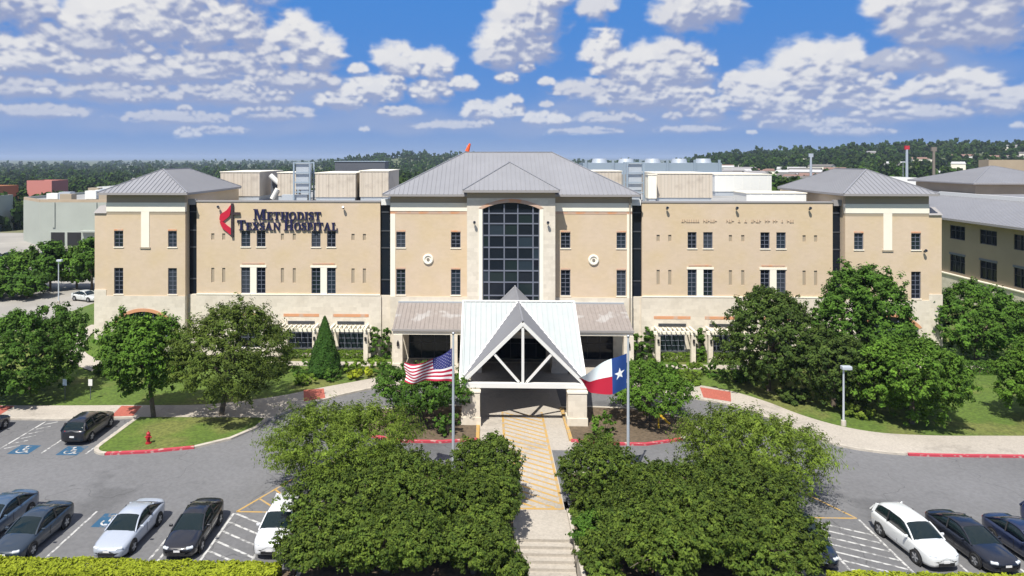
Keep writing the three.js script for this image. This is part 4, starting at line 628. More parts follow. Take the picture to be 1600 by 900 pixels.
// crown: list of lobes {x,y,z,rx,ry,rz}; sprays grow on twigs spread through every lobe's shell
function crown(lobes, opt, seed) {
  const R = rng(seed), { leaf = .16, count = 12000, twig = .55, tone = 'oak', asp = .55, wisp = 0, jag = .16 } = opt, L = new Leaves(count), [c0, c1] = TONE[tone];
  const vol = lobes.map((o) => Math.pow(o.rx * o.ry * o.rz, .67)), tot = vol.reduce((a, b) => a + b, 0);
  const inside = (x, y, z, skip) => lobes.some((o, k) => k !== skip && ((x - o.x) / o.rx) ** 2 + ((y - o.y) / o.ry) ** 2 + ((z - o.z) / o.rz) ** 2 < .55);
  lobes.forEach((o, k) => {
    const lt = .8 + .4 * R(), n = Math.round(count * vol[k] / tot), per = opt.per ?? 46, tw = Math.max(6, Math.round(n / per));
    for (let j = 0; j < tw; j++) {
      let a, e, x, y, z, dx, dy, dz, q = 0;
      do { a = R() * 6.283; e = R() * 2 - .92; if (e > 1) e = 1; const ce = Math.sqrt(Math.max(0, 1 - e * e)); dx = ce * Math.cos(a); dy = e; dz = ce * Math.sin(a);
        const bump = .66 + .58 * noise3(dx * 3.4 + seed, dy * 3.4 + k, dz * 3.4), rr = bump * (R() < .84 ? 1.04 - jag * R() : .3 + .5 * R()); x = o.x + dx * o.rx * rr; y = o.y + dy * o.ry * rr; z = o.z + dz * o.rz * rr; } while (inside(x, y, z, k) && q++ < 4);
      const t = twig * (.5 + .75 * R()), tn = R(), br = (.72 + .56 * R()) * lt;
      let ax = dx + (R() - .5) * .8, ay = dy + .25 + (R() - .5) * .5, az = dz + (R() - .5) * .8; const al = Math.hypot(ax, ay, az); ax /= al; ay /= al; az /= al;
      for (let i = 0; i < per; i++) {
        const u = R(), g = () => (R() + R() + R() - 1.5) * .66, st = wisp ? t * (1 + wisp * 1.6) : t, cx = x + ax * st * (u - .35) * (wisp ? 1.5 : .8) + g() * t * (1 - wisp * .55), cy = y + ay * st * (u - .35) * .8 + g() * t * .75 * (1 - wisp * .5), cz = z + az * st * (u - .35) * (wisp ? 1.5 : .8) + g() * t * (1 - wisp * .55);
        let nx = cx - x + dx * t * .6 + (R() - .5) * t * 1.3, ny = cy - y + t * .55 + (R() - .5) * t * 1.2, nz = cz - z + dz * t * .6 + (R() - .5) * t * 1.3; const l = Math.hypot(nx, ny, nz) || 1;
        const m = clamp(tn * .55 + R() * .45), b = br * (.85 + .3 * R());
        L.add(cx, cy, cz, nx / l, ny / l, nz / l, leaf * (.65 + .7 * R()), asp, [lerp(c0[0], c1[0], m) * b, lerp(c0[1], c1[1], m) * b, lerp(c0[2], c1[2], m) * b], R);
      }
    }
  });
  return L;
}
function limbs(parent, h, r, spread, seed, n = 6, lean = 0) {
  const R = rng(seed), g = [rod([0, -.1, 0], [lean * .4, h * .38, 0], r, r * .72, 9)];
  for (let i = 0; i < n; i++) { const a = i / n * 6.28 + R(), e = h * (.62 + .3 * R()), rad = spread * (.35 + .35 * R()), m = [lean * .4 + Math.cos(a) * rad * .45, lerp(h * .38, e, .55), Math.sin(a) * rad * .45], t = [Math.cos(a) * rad + lean, e, Math.sin(a) * rad]; g.push(rod([lean * .4, h * .37, 0], m, r * .5, r * .34), rod(m, t, r * .34, r * .1)); for (let k = 0; k < 2; k++) g.push(rod(m, [t[0] + (R() - .5) * spread * .6, e * (.9 + .2 * R()), t[2] + (R() - .5) * spread * .6], r * .24, r * .06, 5)); }
  mesh('trunk', g, M.bark, parent);
}
function tree(name, label, x, z, top, r, opt, seed, y = .11, group) {
  const R = rng(seed * 13 + 1), t = thing(name, label, 'tree', [x, y, z], 0, group), bot = opt.bottom ?? top * .2, hh = (top - bot) / 2, cy = (top + bot) / 2, ox = opt.ox ?? 0, rz = opt.rz ?? r, lobes = [{ x: ox, y: cy, z: 0, rx: r * .72, ry: hh * .82, rz: rz * .72 }], n = opt.lobes ?? 9;
  for (let i = 0; i < n; i++) { const a = i / n * 6.283 + R() * .7, e = (R() - .3) * .9, k = .38 + .22 * R(); lobes.push({ x: ox + Math.cos(a) * r * .60 * Math.cos(e * .7), y: cy + Math.sin(e) * hh * .72, z: Math.sin(a) * rz * .60 * Math.cos(e * .7), rx: r * k, ry: hh * (k + .04), rz: rz * k }); }
  for (let i = 0; i < (opt.tops ?? 3); i++) { const a = R() * 6.28, k = .30 + .16 * R(); lobes.push({ x: ox + Math.cos(a) * r * .3, y: top - hh * k * (1.0 + .5 * R()), z: Math.sin(a) * rz * .3, rx: r * k, ry: hh * k * 1.15, rz: rz * k }); }
  const m = leafMesh('crown', crown(lobes, opt, seed), t); limbs(t, top * .8, opt.trunk ?? .14 + r * .02, r, seed + 5, 6, ox); return t;
}
function shrub(name, label, x, z, r, h, tone, seed, group, y = .11, leaf = .1, count = 1500) {
  const R = rng(seed), t = thing(name, label, 'shrub', [x, y, z], 0, group), lobes = [{ x: 0, y: h * .5, z: 0, rx: r * .8, ry: h * .5, rz: r * .8 }]; for (let i = 0; i < 5; i++) { const a = R() * 6.28; lobes.push({ x: Math.cos(a) * r * .5, y: h * (.35 + .35 * R()), z: Math.sin(a) * r * .5, rx: r * .5, ry: h * .4, rz: r * .5 }); }
  leafMesh('foliage', crown(lobes, { leaf, count, twig: .22, tone, asp: .6 }, seed), t); mesh('stem', [0, 1, 2].map((i) => rod([0, -.05, 0], [(i - 1) * r * .4, h * .6, Math.sin(i * 2) * r * .3], .03, .012, 5)), M.bark, t); return t;
}
function hedge(name, label, x0, x1, z0, z1, h, tone, seed, leaf, count, y = .13, rough = .07) {
  const R = rng(seed), t = thing(name, label, 'hedge', [(x0 + x1) / 2, y, (z0 + z1) / 2]), L = new Leaves(count), [c0, c1] = TONE[tone], w = x1 - x0, d = z1 - z0, A = [w * d, w * h, w * h, d * h * 2], S = A.reduce((a, b) => a + b, 0);
  for (let i = 0; i < count; i++) { let k = R() * S, x = (R() - .5) * w, z = (R() - .5) * d, yy = R() * h, nx = 0, ny = 0, nz = 0; if (k < A[0]) { yy = h; ny = 1; } else if (k < A[0] + A[1]) { z = d / 2; nz = 1; } else if (k < A[0] + 2 * A[1]) { z = -d / 2; nz = -1; } else { x = w / 2 * (R() < .5 ? -1 : 1); nx = Math.sign(x); }
    const bump = (noise3((x + x0) * 2.2, yy * 2.2, z * 2.2 + seed) - .5) * rough * 4 - R() * R() * .22; x += nx * bump; yy += ny * bump; z += nz * bump; nx += (R() - .5) * 1.5; ny += (R() - .5) * 1.5 + .3; nz += (R() - .5) * 1.5; const l = Math.hypot(nx, ny, nz), m = clamp(noise3((x + x0) * .9, 4, z * .9) * .6 + R() * .4), b = .8 + .4 * R();
    L.add(x, Math.max(.02, yy), z, nx / l, ny / l, nz / l, leaf * (.7 + .6 * R()), .6, [lerp(c0[0], c1[0], m) * b, lerp(c0[1], c1[1], m) * b, lerp(c0[2], c1[2], m) * b], R); }
  leafMesh('foliage', L, t); const st = []; for (let x = -w / 2 + .3; x < w / 2; x += .7) st.push(rod([x, -.05, 0], [x + .1, h * .75, .1], .03, .015, 5)); mesh('stem', st, M.bark, t); return t;
}
// foreground trees
const fine = { tone: 'oak', leaf: .078, twig: .235, per: 19, bottom: .15, jag: .46 };
tree('live_oak', 'broad dark oak at bottom left, left of the left flagpole', -8.3, 33.7, 3.7, 4.7, { ...fine, count: 62000, lobes: 12, rz: 4.2, tops: 5 }, 11, .12);
tree('live_oak', 'small round oak between the left flagpole and the crossing', -2.5, 30.3, 3.7, 2.0, { ...fine, count: 22000, rz: 2.6 }, 12, .12);
tree('live_oak', 'oak left of the walkway where the steps begin', -2.75, 34.2, 3.3, 2.2, { ...fine, count: 24000, rz: 2.4 }, 42, .12);
tree('live_oak', 'dark oak at the bottom edge left of the steps, nearest the camera', -7.4, 37.6, 3.1, 3.6, { ...fine, count: 34000, rz: 2.4 }, 41, .12);
tree('live_oak', 'low oak at the bottom edge in front of the half hidden white car', -11.0, 37.2, 2.2, 1.9, { ...fine, count: 14000, rz: 2.2 }, 45, .12);
tree('live_oak', 'low oak at the bottom edge beside the lower steps', -3.1, 37.6, 2.5, 2.0, { ...fine, count: 15000, rz: 2.0 }, 46, .12);
tree('live_oak', 'broad oak at bottom right, in front of the right flagpole', 8.3, 34.4, 3.6, 4.6, { ...fine, count: 62000, lobes: 12, rz: 4.4, tops: 5 }, 13, .12);
tree('live_oak', 'oak between the right bed and the parked dark car', 11.9, 32.8, 3.5, 3.1, { ...fine, count: 30000, rz: 3.4 }, 14, .12);
tree('live_oak', 'small dark oak between the crossing and the right flagpole', 4.2, 30.2, 3.7, 2.2, { ...fine, count: 22000, rz: 2.6 }, 15, .12);
tree('live_oak', 'oak at the bottom edge right of the steps', 6.0, 37.6, 3.0, 3.4, { ...fine, count: 32000, rz: 2.4 }, 43, .12);
tree('live_oak', 'small oak at the bottom edge by the right hedge end', 11.0, 37.2, 3.0, 3.0, { ...fine, count: 26000, rz: 2.5 }, 44, .12);
tree('feathery_tree', 'light feathery tree overhanging the road at the left bed corner', -11.6, 28.9, 4.7, 4.2, { tone: 'wispy', count: 30000, leaf: .11, twig: .55, per: 30, wisp: .75, asp: .28, bottom: .8, lobes: 10, rz: 3.6, ox: -.3 }, 16, .12);
tree('feathery_tree', 'light feathery tree overhanging the road at the right bed corner', 13.4, 28.6, 4.4, 3.8, { tone: 'wispy', count: 28000, leaf: .11, twig: .55, per: 30, wisp: .75, asp: .28, bottom: .7, lobes: 10, rz: 3.6, ox: .3 }, 17, .12);
// island trees by the canopy
tree('island_tree', 'low leafy tree on the island left of the canopy', -7.6, 17.2, 4.3, 3.7, { tone: 'mid', count: 22000, leaf: .1, twig: .36, per: 24, jag: .3, bottom: .6 }, 18, .12);
tree('island_tree', 'low leafy tree on the island right of the canopy', 10.2, 17.0, 4.2, 3.6, { tone: 'bright', count: 20000, leaf: .1, twig: .36, per: 24, jag: .3, bottom: .7 }, 19, .12);
shrub('canopy_shrub', 'small green shrub at the left canopy column', -5.3, 20.2, .95, 1.5, 'mid', 21, 'shrubs by the canopy columns', .12);
shrub('canopy_shrub', 'small green shrub at the right canopy column', 6.3, 20.0, 1.0, 1.5, 'bright', 22, 'shrubs by the canopy columns', .12);
// trees on the left lawn
tree('shade_tree', 'full green tree at the left edge of the lawn', -42.2, 12.2, 7.7, 4.7, { tone: 'mid', count: 30000, leaf: .13, twig: .45, per: 28, jag: .3, bottom: -.2 }, 23);
tree('shade_tree', 'upright green tree in front of the left tower arch', -28.8, 17.4, 8.3, 3.0, { tone: 'bright', count: 24000, leaf: .125, twig: .42, per: 28, jag: .3, bottom: .8, ox: -.8 }, 24);
tree('spreading_tree', 'wide olive green tree in front of the left wing', -23.6, 16.9, 8.8, 4.3, { tone: 'olive', count: 34000, leaf: .12, twig: .5, per: 30, wisp: .45, asp: .4, bottom: .9, ox: 1.3, lobes: 11 }, 25);
// trees on the right lawn
tree('oak_tree', 'round dark oak in front of the right wing windows', 22.4, 9.6, 9.1, 4.1, { tone: 'dark', count: 34000, leaf: .12, twig: .4, per: 26, jag: .3, bottom: -.5, tops: 5 }, 26);
tree('tall_tree', 'tallest dark tree against the right tower', 29.8, 10.6, 11.0, 3.9, { tone: 'mid', count: 36000, leaf: .13, twig: .45, per: 28, jag: .3, bottom: 0, tops: 7, lobes: 11 }, 27);
tree('shade_tree', 'bushy green tree in front of the right tower by the sidewalk', 30.4, 17.0, 6.9, 3.8, { tone: 'bright', count: 32000, leaf: .115, twig: .4, per: 26, jag: .3, bottom: -.4 }, 28);
tree('shade_tree', 'green tree at the right edge of the picture', 40.9, 16.4, 6.6, 3.0, { tone: 'bright', count: 20000, leaf: .12, twig: .4, per: 26, jag: .3, bottom: -.3 }, 29);
tree('shade_tree', 'broad tree just beyond the right end of the building', 46.6, .4, 8.0, 4.4, { tone: 'mid', count: 24000, leaf: .14, twig: .5, per: 28, jag: .3, bottom: -.4 }, 30);
tree('shade_tree', 'lower tree right of the broad tree beyond the building end', 52.5, 2.5, 6.6, 4.0, { tone: 'oak', count: 20000, leaf: .14, twig: .5, per: 28, jag: .3, bottom: .6 }, 31);
tree('oak_tree', 'small dark oak filling the gap between the right wing trees', 26.2, 13.4, 6.4, 3.2, { tone: 'dark', count: 20000, leaf: .12, twig: .4, per: 26, jag: .3, bottom: -.5 }, 32);
// conical cypress
{ const t = thing('cypress', 'dark conical cypress in front of the left wing', 'tree', [-17.7, .11, 6.4]), L = new Leaves(9000), R = rng(91), [c0, c1] = TONE.cypress; for (let i = 0; i < 9000; i++) { const k = Math.pow(R(), .6), y = 5.6 * (1 - k * .97), a = R() * 6.28, rr = (1.75 * Math.pow(k, .8) * (k > .9 ? 1 - (k - .9) * 2 : 1)) * (.80 + .28 * noise3(Math.cos(a) * 3, y * 1.6, Math.sin(a) * 3)) * (1 - R() * R() * .3), m = R(), b = .75 + .5 * R(); L.add(Math.cos(a) * rr, y, Math.sin(a) * rr, Math.cos(a) * .8 + (R() - .5) * .6, .4 + (R() - .5) * .6, Math.sin(a) * .8, .1 + .06 * R(), .5, [lerp(c0[0], c1[0], m) * b, lerp(c0[1], c1[1], m) * b, lerp(c0[2], c1[2], m) * b], R); } leafMesh('crown', L, t); mesh('trunk', rod([0, -.1, 0], [0, 5, 0], .13, .03), M.bark, t); }
// shrubs by the porch and along the walls
{ const R = rng(63); let k = 0;
  const SL = ['bushy yellow green shrub nearest the left porch corner', 'yellow green shrub second from the left porch', 'green shrub beside the sidewalk near the left porch column', 'low lime shrub at the bed edge left of the porch', 'green shrub just in front of the cypress', 'yellow green shrub by the left red ramp panel', 'green shrub left of the cypress'], SR = ['bushy yellow green shrub nearest the right porch corner', 'green shrub in front of the right pergola', 'wide yellow green shrub mid bed right of the porch', 'green shrub below the second right pergola', 'green shrub near the kerb right of the porch', 'low yellow green shrub by the right red ramp panel', 'green shrub at the far end under the dark oak', 'small bright shrub beside the right porch column base'];
  for (const [x, z, r, h, tn] of [[-13.2, 4.6, 1.3, 1.1, 'shrub'], [-15.0, 5.4, 1.2, 1.0, 'shrub'], [-12.3, 6.0, 1.0, .9, 'mid'], [-14.2, 7.0, 1.2, .8, 'lime'], [-16.6, 7.8, 1.0, 1.0, 'mid'], [-18.9, 9.0, 1.1, .9, 'shrub'], [-19.8, 6.0, 1.2, 1.0, 'mid']]) shrub('porch_shrub', SL[k], x, z, r, h, tn, 300 + k++, 'shrubs left of the porch');
  for (const [x, z, r, h, tn] of [[12.9, 4.8, 1.3, 1.1, 'shrub'], [14.8, 5.2, 1.3, 1.0, 'mid'], [16.8, 5.6, 1.4, 1.1, 'shrub'], [18.9, 5.8, 1.3, 1.0, 'mid'], [13.6, 7.2, 1.2, .9, 'mid'], [16, 7.6, 1.1, .8, 'shrub'], [20.2, 7.4, 1.2, .9, 'mid'], [12.2, 8.2, .9, .9, 'bright']]) shrub('porch_shrub', SR[k - 7], x, z, r, h, tn, 300 + k++, 'shrubs right of the porch');
  for (const [x, l] of [[-13.7, 'leafy climbing plant on the wall left of the porch'], [-12.6, 'tall climbing plant between pergola and left porch column'], [12.9, 'tall climbing plant on the wall right of the porch'], [13.9, 'narrow climbing plant beside the right pergola post'], [19.1, 'climbing plant between the two right pergolas']]) shrub('wall_climber', l, x, .75, .55, 3.2, 'mid', 340 + k++, undefined, .11, .11, 1700);
  hedge('window_hedge', 'low clipped hedge under the left pergola windows', -23.5, -14.8, .5, 1.15, .8, 'shrub', 71, .08, 3200); hedge('window_hedge', 'low clipped hedge under the right pergola windows', 14.8, 23.5, .5, 1.15, .8, 'shrub', 72, .08, 3200);
  hedge('lawn_hedge', 'clipped dark hedge beside the path beyond the right lawn', 40, 60, 3.2, 4.6, 1.0, 'mid', 73, .1, 6000);
  hedge('front_hedge', 'yellow green clipped hedge in front of the left parked cars', -40, -12.6, 38.0, 39.2, .60, 'lime', 74, .085, 26000); hedge('front_hedge', 'yellow green clipped hedge in front of the right parked cars', 13.9, 42, 38.0, 39.2, .60, 'lime', 75, .085, 26000);
  shrub('step_shrub', 'pale green low plant beside the concrete steps', -1.7, 36.6, .75, .9, 'lime', 380, undefined, .12); shrub('step_shrub', 'dark purple leaved plant right of the crossing end', 2.95, 31.6, .45, .6, 'oak', 381, undefined, .12);
}
for (const [x, z, l, tn] of [[-1.7, 32.4, 'low dark shrub left of the walkway top', 'oak'], [-1.6, 38.4, 'low shrub at the bottom edge left of the steps', 'oak'], [3.2, 32.9, 'low dark shrub right of the walkway top', 'oak'], [3.1, 34.7, 'low shrub right of the first steps', 'mid'], [3.15, 36.4, 'low shrub right of the middle steps', 'oak'], [3.2, 38.1, 'low shrub at the bottom edge right of the steps', 'oak']]) shrub('step_shrub', l, x, z, 1.05, 1.35, tn, 600 + Math.round(x * 10 + z * 3), undefined, .12, .09, 4200);
for (const [x, z, r, h, l, tn] of [[23.6, 12.4, 1.3, 1.0, 'dark shrub under the round dark oak', 'dark'], [27.3, 15.2, 1.4, .9, 'olive shrub behind the right lamp post', 'wispy'], [21.6, 7.2, 1.3, 1.1, 'dark shrub between the wall and the round dark oak', 'mid'], [33.2, 12.6, 1.6, 1.2, 'dark shrub behind the bushy tree by the right sidewalk', 'mid'], [24.6, 5.4, 1.6, 1.3, 'shrub at the wall behind the round dark oak', 'mid'], [34.8, 6.8, 1.7, 1.3, 'shrub below the right tower arch', 'bright'], [-34.6, 4.6, 1.5, 1.2, 'shrub below the left tower arch', 'mid'], [-38.6, 6.4, 1.2, .9, 'shrub beside the left path', 'shrub'], [-22.6, 6.2, 1.2, .9, 'dark shrub behind the wide olive tree', 'dark']]) shrub('lawn_shrub', l, x, z, r, h, tn, 700 + Math.round(x * 7 + z), undefined, .11, .1, 3600);
// trees beyond the left lot: separate trees in two rows
{ const R = rng(808); const rows = [[-61.0, -37, 7.6, 2.5], [-64.2, -36, 8.0, 2.6], [-67.2, -37, 6.2, 2.6], [-70.2, -35, 7.6, 2.5], [-73.8, -36, 5.8, 3.0], [-77.5, -35, 5.4, 3.2], [-81.5, -35, 5.6, 3.4], [-70, -29, 4.0, 2.6], [-75, -28, 4.2, 3.0], [-79.5, -27, 4.0, 3.0], [-57.5, -39, 7.0, 2.6]];
  const lab = ['pointed tree nearest the left end of the building', 'tallest pointed tree of the rear row', 'shorter tree between two pointed ones in the rear row', 'pointed tree behind the rear lamp post', 'rounded tree left of the rear lamp post', 'rounded tree further left in the rear row', 'rounded tree at the far left of the rear row', 'low tree in front of the rear row beside the lamp', 'low tree in front of the rear row, further left', 'low tree in front of the rear row at the left edge', 'tree half hidden behind the left tower'];
  rows.forEach(([x, z, h, r], i) => tree('lot_tree', lab[i], x, z, h, r, { tone: i % 2 ? 'mid' : 'bright', count: 6500, leaf: .24, twig: .7, bottom: .3, tops: i < 4 ? 6 : 2 }, 500 + i, .0, 'trees by the rear car park')); }

// ---------------------------------------------------------------- cars
function loftHalf(stations, section) {           // mirror-symmetric skin through cross sections
  const rows = stations.map((s) => { const h = section(s), full = [...h.map(([x, y]) => [x, y, s[0]]), ...h.slice(1, -1).reverse().map(([x, y]) => [-x, y, s[0]])]; return full; });
  const pos = [], idx = [], n = rows[0].length; rows.forEach((r) => r.forEach((p) => pos.push(...p)));
  for (let i = 0; i < rows.length - 1; i++) for (let j = 0; j < n; j++) { const a = i * n + j, b = i * n + (j + 1) % n, c = a + n, d = b + n; idx.push(a, b, c, b, d, c); }
  for (const k of [0, rows.length - 1]) for (let j = 1; j < n - 1; j++) { const o = k * n; if (k) idx.push(o, o + j, o + j + 1); else idx.push(o, o + j + 1, o + j); }
  const g = new THREE.BufferGeometry(); g.setAttribute('position', new THREE.Float32BufferAttribute(pos, 3)); g.setIndex(idx); g.computeVertexNormals(); return g;
}
const carGlass = new THREE.MeshPhysicalMaterial({ color: rgb(.008, .016, .018), roughness: .03, side: THREE.DoubleSide }), tail = std({ color: rgb(.35, .01, .015), roughness: .3 }), lampGlass = new THREE.MeshPhysicalMaterial({ color: rgb(.62, .66, .70), roughness: .15, clearcoat: 1 }), plateMat = std({ color: rgb(.7, .7, .7) });
const paints = {};
function paint(r, g, b) { const k = [r, g, b].join(); return paints[k] ??= new THREE.MeshPhysicalMaterial({ color: rgb(r, g, b), roughness: .38, metalness: .15, clearcoat: 1, clearcoatRoughness: .06, side: THREE.DoubleSide }); }
const KIND = {
  sedan: { body: [[2.42, .40, .44, .60], [2.37, .62, .30, .665], [2.25, .77, .22, .73], [1.95, .875, .19, .81], [1.3, .91, .18, .90], [.95, .915, .18, .95], [0, .92, .18, .97], [-1.3, .915, .18, 1.0], [-1.9, .90, .2, 1.03], [-2.2, .83, .25, 1.04], [-2.34, .68, .34, 1.0], [-2.4, .48, .46, .90]],
    cab: [[1.08, .95], [.82, 1.11], [.5, 1.28], [.2, 1.39], [-.2, 1.45], [-.7, 1.45], [-1.15, 1.36], [-1.5, 1.23], [-1.85, 1.07], [-1.98, 1.02]], belt: .95, wb: .83, wt: .60, roof: [.2, -1.15], wheels: [1.42, -1.36], r: .33 },
  suv: { body: [[2.32, .42, .48, .74], [2.27, .64, .34, .82], [2.15, .79, .27, .91], [1.85, .89, .24, 1.0], [1.25, .92, .23, 1.06], [.9, .93, .23, 1.09], [0, .935, .23, 1.10], [-1.3, .93, .24, 1.12], [-2.0, .91, .27, 1.13], [-2.20, .84, .32, 1.10], [-2.30, .62, .42, 1.0]],
    cab: [[1.15, 1.06], [.9, 1.24], [.6, 1.43], [.3, 1.57], [-.1, 1.64], [-.9, 1.65], [-1.5, 1.61], [-1.8, 1.54], [-2.02, 1.36], [-2.2, 1.10]], belt: 1.06, wb: .86, wt: .64, roof: [.35, -1.8], wheels: [1.36, -1.34], r: .36 },
};
function car(kind, label, x, z, turn, col, group) {
  const K = KIND[kind], P = paint(...col), t = thing('parked_car', label, 'car', [x, .004, z], turn, group);
  const sm = (name, g, m, par) => { const o = new THREE.Mesh(g, m); o.name = name; o.castShadow = o.receiveShadow = true; (par || t).add(o); return o; };
  const body = sm('body', loftHalf(K.body, ([, w, b, top]) => [[0, top + .035], [w * .45, top + .028], [w * .80, top - .0], [w * .955, top - .07], [w, top - .2], [w * 1.0, lerp(b, top, .5)], [w * .985, lerp(b, top, .22)], [w * .94, b + .04], [w * .80, b], [0, b]]), P);
  const W = (y) => lerp(K.wb, K.wt, clamp((y - K.belt) / (Math.max(...K.cab.map((c) => c[1])) - K.belt)));
  sm('windows', loftHalf(K.cab, ([, y]) => [[0, y + .02], [W(y) * .7, y], [W(y) * .97, y - .05], [lerp(K.wb, W(y), .5), lerp(K.belt, y, .5) - .03], [K.wb, K.belt - .06], [0, K.belt - .08]]), carGlass);
  const rc = K.cab.filter((c) => c[0] <= K.roof[0] + .01 && c[0] >= K.roof[1] - .01);
  sm('roof', loftHalf(rc, ([, y]) => [[0, y + .04], [W(y) * .68, y + .022], [W(y) * .96, y - .028], [W(y) * 1.015, y - .075], [W(y) * .9, y - .06], [0, y - .01]]), P);
  const top = (s, i) => { const y = K.cab[i][1]; return [s * W(y) * 1.0, y - .045, K.cab[i][0]]; }, n = K.cab.length, i0 = K.cab.indexOf(rc[0]), i1 = K.cab.indexOf(rc[rc.length - 1]);
  for (const s of [-1, 1]) {
    for (let i = 0; i < i0; i++) sm('pillar', bar(top(s, i), top(s, i + 1), .06, .06), P); for (let i = i1; i < n - 1; i++) sm('pillar', bar(top(s, i), top(s, i + 1), .10, .07), P);
    const mi = Math.round((i0 + i1) / 2); sm('pillar', bar(top(s, mi), [s * K.wb * 1.005, K.belt, K.cab[mi][0] + .1], .05, .1), M.black);
    if (kind === 'suv') sm('pillar', bar(top(s, i1), [s * K.wb * 1.0, K.belt, K.cab[i1][0] - .1], .05, .22), P);
    const mg = new RoundedBoxGeometry(.2, .14, .1, 2, .04); mg.translate(s * 1.0, K.belt + .06, K.cab[1][0] - .12); sm('mirror', mg, P);
    for (const wz of K.wheels) {
      const ag = new THREE.CylinderGeometry(K.r + .075, K.r + .075, .03, 24); ag.rotateZ(Math.PI / 2); ag.translate(s * .905, K.r + .01, wz); sm('wheel_arch', ag, M.black);
      const tg = new THREE.TorusGeometry(K.r - .07, .085, 10, 24); tg.rotateY(Math.PI / 2); tg.scale(1.3, 1, 1); tg.translate(s * .865, K.r + .008, wz); const wh = sm('wheel', tg, M.rubber);
      const rg = new THREE.CylinderGeometry(K.r - .13, K.r - .13, .04, 20); rg.rotateZ(Math.PI / 2); rg.translate(s * .925, K.r + .008, wz); sm('rim', rg, M.frameDark, wh); for (let q = 0; q < 5; q++) { const sp = new THREE.BoxGeometry(.02, (K.r - .12) * .96, .07); sp.translate(0, (K.r - .12) * .48, 0); sp.rotateX(q * 1.2566 + .3); sp.translate(s * .95, K.r + .008, wz); sm('spoke', sp, M.rim, wh); }
    }
    const f = K.body[1], lw = new RoundedBoxGeometry(.34, .13, .26, 2, .05); lw.rotateY(s * .5); lw.translate(s * .58, f[3] - .0, K.body[2][0] - .04); sm('headlight', lw, lampGlass);
    const b = K.body[K.body.length - 2], tw = new RoundedBoxGeometry(.30, kind === 'suv' ? .26 : .15, .16, 2, .05); tw.rotateY(-s * .4); tw.translate(s * .60, b[3] - .14, b[0] + .05); sm('tail_light', tw, tail);
    sm('door_seam', [new THREE.BoxGeometry(.012, .46, .012)].map((g) => g.translate(s * .925, .65, .02))[0], M.black); 
    const hg = box(-.015, .015, -.02, .02, -.09, .09); hg.translate(s * .928, .84, -.15); sm('door_handle', hg, P);
  }
  const gf = K.body[1]; sm('grille', box(-.42, .42, gf[2] + .04, gf[2] + .2, K.body[0][0] - .03, K.body[0][0] + .006), M.black); sm('number_plate', box(-.16, .16, .52, .62, K.body[0][0] + .006, K.body[0][0] + .014), plateMat);
  const rb = K.body[K.body.length - 1]; sm('number_plate', box(-.16, .16, .62, .74, rb[0] - .014, rb[0] - .004), plateMat); sm('bumper_trim', box(-.6, .6, rb[2] - .06, rb[2] + .02, rb[0] - .02, rb[0] + .1), M.black);
  return t;
}
car('sedan', 'silver sedan parked between the dark blue and black cars', -21.75, 34.75, -.02, [.42, .46, .53]);
car('sedan', 'black sedan parked beside the white hatched aisle on the left', -18.3, 34.6, .03, [.012, .012, .016]);
car('sedan', 'dark blue grey sedan in the bottom left corner row', -26.8, 35.2, -.03, [.022, .036, .055]);
car('sedan', 'slate blue car cut off by the left picture edge', -29.7, 33.9, -.05, [.06, .10, .16]);
car('suv', 'white car half hidden under the left foreground oak', -13.6, 34.5, .02, [.75, .76, .78]);
car('suv', 'black wagon nose in at the accessible bays by the grass island', -32.1, 20.7, Math.PI + .02, [.008, .009, .014]);
car('sedan', 'dark red and blue tailed car cut off at the left edge, accessible bays', -40.0, 21.3, Math.PI, [.02, .03, .06]);
car('suv', 'white car with dark windows in the right front row', 20.05, 34.55, .12, [.78, .80, .80]);
car('sedan', 'black sedan right of the white car', 22.9, 34.7, .10, [.008, .010, .018]);
car('sedan', 'navy sedan third in the right front row', 25.75, 35.0, .08, [.012, .020, .055]);
car('suv', 'navy car cut off by the right picture edge', 28.6, 33.9, .06, [.015, .03, .10]);
car('sedan', 'dark blue car under the right foreground oak by the hatched aisle', 14.3, 34.6, .0, [.010, .018, .035]);
for (const [x, z, c, l, k] of [[-60.3, -27.8, [.6, .62, .6], 'pale car in the rear car park beside the building end', 'sedan'], [-101, -66, [.02, .02, .025], 'dark car leftmost of the far parked cars', 'suv'], [-97.5, -66.5, [.015, .02, .03], 'dark car second of the far parked cars', 'suv'], [-94, -66, [.03, .03, .04], 'dark car third of the far parked cars', 'sedan'], [-90.5, -66.5, [.02, .025, .03], 'dark car fourth of the far parked cars', 'suv'], [-86, -66, [.5, .5, .5], 'silver car rightmost of the far parked cars', 'sedan']]) car(k, l, x, z, 1.2, c);

